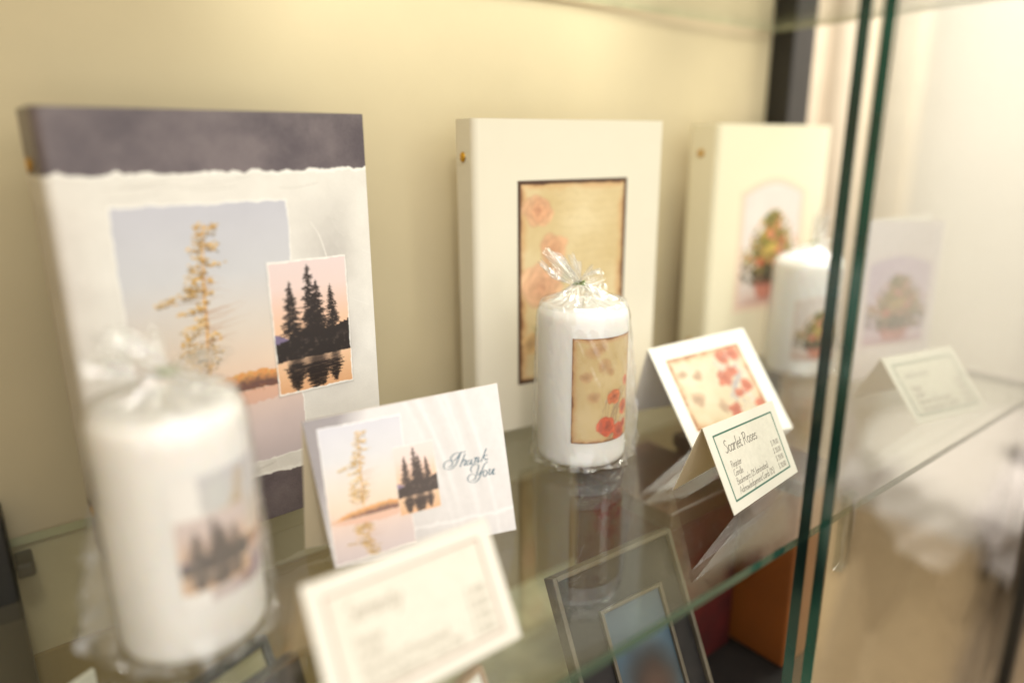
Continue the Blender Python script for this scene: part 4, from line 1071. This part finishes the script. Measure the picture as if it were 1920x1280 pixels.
leaning('picture_frame', 'slate framed cream certificate on the lower deck beneath the nearest candle', (.000, .3578, -.05), 20.8, .1205, 70,
        lambda w, L: [('frame', M['slate'], rim(w, L, .005, 0, .010), .0008), ('cream_mat', M['olivecream'], [(.005, .003, .005, w - .005, .008, L - .005)], 0)])
leaning('plaque', 'dark plaque with a bright top edge, beside the cream certificate', (.030, .3435, -.05), 17, .096, 74,
        lambda w, L: [('plaque_face', M['blackmat'], [(0, 0, 0, w, .012, L - .0025)], .0008), ('top_edge', M['silver'], [(0, 0, L - .0024, w, .010, L)], 0)], 'plaque')
leaning('picture_frame', 'white picture with thin brown frame under the front edge of the shelf', (.112, .2630, -.05), 18, .0975, 68,
        lambda w, L: [('frame', M['chrome'], rim(w, L, .0028, 0, .008), .0006), ('white_mat', M['white'], [(.0028, .002, .0028, w - .0028, .006, L - .0028)], 0)])
mb = MB(); mb.hexa([(-.030, .418, DZ), (.0215, .436, DZ), (.0205, .4395, DZ), (-.031, .4215, DZ)], [(-.030, .425, -.062), (.0205, .4335, -.0495), (.0195, .436, -.0495), (-.031, .4275, -.062)])
tag(mb.build('standing_card', M['white']), 'plain white card whose corner shows below the nearest candle', 'card')
mb = MB(); mt = [(.425, .226), (.455, .226), (.5995, .2860), (.5995, .47), (.425, .47)]  # added dark sheet, darkens the pale plinth top around the boxes
mb.add([(x, y, -.22145) for x, y in mt] + [(x, y, -.2212) for x, y in mt], [(4, 3, 2, 1, 0), (5, 6, 7, 8, 9)] + [(k, (k + 1) % 5, 5 + (k + 1) % 5, 5 + k) for k in range(5)])
tag(mb.build('darkening_sheet', M['blackmat']), 'dark sheet added beneath the red and wooden boxes to darken the plinth top', 'mat')
bx = thing('storage_box', 'dark red box standing beside the orange wooden box', 'box')
mb = MB(); mb.box(.4290, .335, DZ + .0003, .5300, .450, -.062); mb.build('body', M['red'], bx, bevel=.002)
mb = MB(); mb.box(.4275, .3335, -.0618, .5315, .4515, -.046); mb.build('lid', M['wooddark'], bx, bevel=.002)
wb = thing('wooden_box', 'orange brown wooden box on the lower deck behind the door edges', 'box')
mb = MB(); mb.box(.5365, .281, DZ + .0003, .598, .420, -.045); mb.build('body', M['wood'], wb, bevel=.003)
mb = MB(); mb.box(.5345, .2800, -.0448, .6000, .423, -.030); mb.build('lid', M['wooddark'], wb, bevel=.003)

# ------------------------------------------------------------------ draped table beyond the cabinet's open side
def draped_table():
    t = thing('draped_table', 'round table with tan skirt and brown swags under a white cloth', 'table')
    cx, cy, R, zt = 1.467, .312, .285, -.300
    N = 240; zs = np.linspace(zt - .002, -1.047, 16); vs = []
    for z in zs:
        s = (zt - z) / (zt + 1.047)
        for k in range(N):
            a = 2 * PI * k / N
            rr = R - .012 + s * .05 + s ** .8 * (.040 * math.sin(12 * a + .7) + .018 * math.sin(17 * a + 2) + .008 * math.sin(5 * a))
            vs.append((cx + rr * math.cos(a), cy + rr * math.sin(a), z))
    fs = [(j * N + k, j * N + (k + 1) % N, (j + 1) * N + (k + 1) % N, (j + 1) * N + k) for j in range(len(zs) - 1) for k in range(N)]
    mb = MB(); mb.add(vs, fs); mb.build('skirt', M['skirt'], t, True)
    # brown swags between the skirt and the topper, hanging in points
    vs = []; NJ = 14
    for j in range(NJ):
        f = j / (NJ - 1)
        for k in range(N):
            a = 2 * PI * k / N; ph_ = (a * 12 / (2 * PI) + .38) % 1.0
            tri = 1 - abs(2 * ph_ - 1)
            drop = .07 + .24 * tri ** 1.15
            rr = R + .012 + .030 * f + .012 * math.sin(12 * a + 2.4) * f + .006 * math.sin(36 * a + 6 * f)
            vs.append((cx + rr * math.cos(a), cy + rr * math.sin(a), zt + .001 - drop * f))
    mb = MB(); mb.add(vs, [(j * N + k, j * N + (k + 1) % N, (j + 1) * N + (k + 1) % N, (j + 1) * N + k) for j in range(NJ - 1) for k in range(N)])
    mb.build('swag', M['swag'], t, True)
    # topper: flat disc, then a hanging edge with a scalloped hem
    vs = [(cx, cy, zt + .004)]; fs = []; rings = 12
    for j in range(1, rings + 1):
        for k in range(N):
            a = 2 * PI * k / N
            if j <= 4: rr = (R + .020) * j / 4; z = zt + .004
            else:
                s = (j - 4) / (rings - 4)
                drop = .085 + .050 * max(0, math.cos(2 * (a - 3.75))) + .016 * math.sin(7 * a + .5) + .007 * math.sin(19 * a)
                rr = R + .020 + .022 * s + s * (.020 * math.sin(9 * a + 1) + .012 * math.sin(17 * a + 2)) + .006 * math.sin(31 * a + 9 * s); z = zt + .004 - .004 * min(1, s * 4) - drop * s
            vs.append((cx + rr * math.cos(a), cy + rr * math.sin(a), z))
    fs = [(0, 1 + k, 1 + (k + 1) % N) for k in range(N)]
    fs += [(1 + (j - 1) * N + k, 1 + (j - 1) * N + (k + 1) % N, 1 + j * N + (k + 1) % N, 1 + j * N + k) for j in range(1, rings) for k in range(N)]
    mb = MB(); mb.add(vs, fs); o = mb.build('topper_cloth', M['cloth'], t, True)
draped_table()

# ------------------------------------------------------------------ camera
P, ROLL, TH = .269816, .005858, .662649
ct, st = math.cos(TH), math.sin(TH)
def W3(v): return Vector((ct * v[0] + st * v[1], -st * v[0] + ct * v[1], v[2]))
cr, sr, cp, sp = math.cos(ROLL), math.sin(ROLL), math.cos(P), math.sin(P)
right = W3((cr, -sr * sp, -sr * cp)); up = -W3((-sr, -cr * sp, -cr * cp)); fwd = W3((0, cp, -sp))
cam = bpy.data.cameras.new('camera'); co = bpy.data.objects.new('camera', cam); C.objects.link(co)
m = Matrix.Identity(4)
for i in range(3): m[i][0] = right[i]; m[i][1] = up[i]; m[i][2] = -fwd[i]
m.translation = Vector((0, 0, .25)); co.matrix_world = m
cam.sensor_width = 36; cam.lens = 1322.735 * 36 / 1920; cam.clip_start = .01; cam.clip_end = 60
cam.dof.use_dof = True; cam.dof.focus_distance = .522; cam.dof.aperture_fstop = 1.3; cam.dof.aperture_blades = 0
S.camera = co

# ------------------------------------------------------------------ light
def area(name, loc, target, size, power, col=(1, .9, .75), sy=None):
    l = bpy.data.lights.new(name, 'AREA'); l.energy = power; l.color = col; l.size = size
    if sy: l.shape = 'RECTANGLE'; l.size_y = sy
    o = bpy.data.objects.new(name, l); C.objects.link(o); o.location = loc
    o.rotation_euler = (Vector(target) - Vector(loc)).to_track_quat('-Z', 'Y').to_euler()
    return o
area('cabinet_light', (.52, .33, .785), (.52, .40, 0), .7, 1.9, (1, .935, .84), .10)
wl = area('wall_washer', (.372, .285, .64), (.372, .535, .39), .40, .15, (1, .985, .95), .10)
wl.data.spread = math.radians(24)
area('ceiling_lamp', (-.5, -.7, 1.6), (.3, .4, 0), .9, 7.5, (1, .94, .86))
area('ceiling_lamp', (.7, -.7, 1.5), (.4, .4, 0), .25, 3.5, (1, .92, .80))
area('ceiling_lamp', (-.05, -.40, 1.15), (.2, .4, 0), .09, 3.0, (1, .93, .84))
area('room_fill', (1.55, .2, 1.5), (1.7, .35, -1), .6, 44, (1, .95, .88))  # added fill light, brightens the room wall and draped table
area('room_fill', (1.3, -1.6, 1.2), (2.5, .2, 0.3), .6, 11, (1, .97, .92))  # second added fill, aimed at the room wall; no known lamp there
w = bpy.data.worlds.new('World'); S.world = w; w.use_nodes = True
w.node_tree.nodes['Background'].inputs['Color'].default_value = (1, .975, .935, 1)
w.node_tree.nodes['Background'].inputs['Strength'].default_value = 1.12

vs_ = S.view_settings; vs_.view_transform = 'Standard'; vs_.look = 'None'; vs_.exposure = .45; vs_.gamma = 1
cy = S.cycles
cy.max_bounces = 14; cy.transparent_max_bounces = 48; cy.glossy_bounces = 8; cy.transmission_bounces = 8; cy.diffuse_bounces = 4
cy.caustics_reflective = False; cy.caustics_refractive = False
cy.sample_clamp_indirect = 6; cy.use_denoising = True; cy.denoiser = 'OPENIMAGEDENOISE'
try: cy.denoising_input_passes = 'RGB_ALBEDO_NORMAL'
except Exception: pass
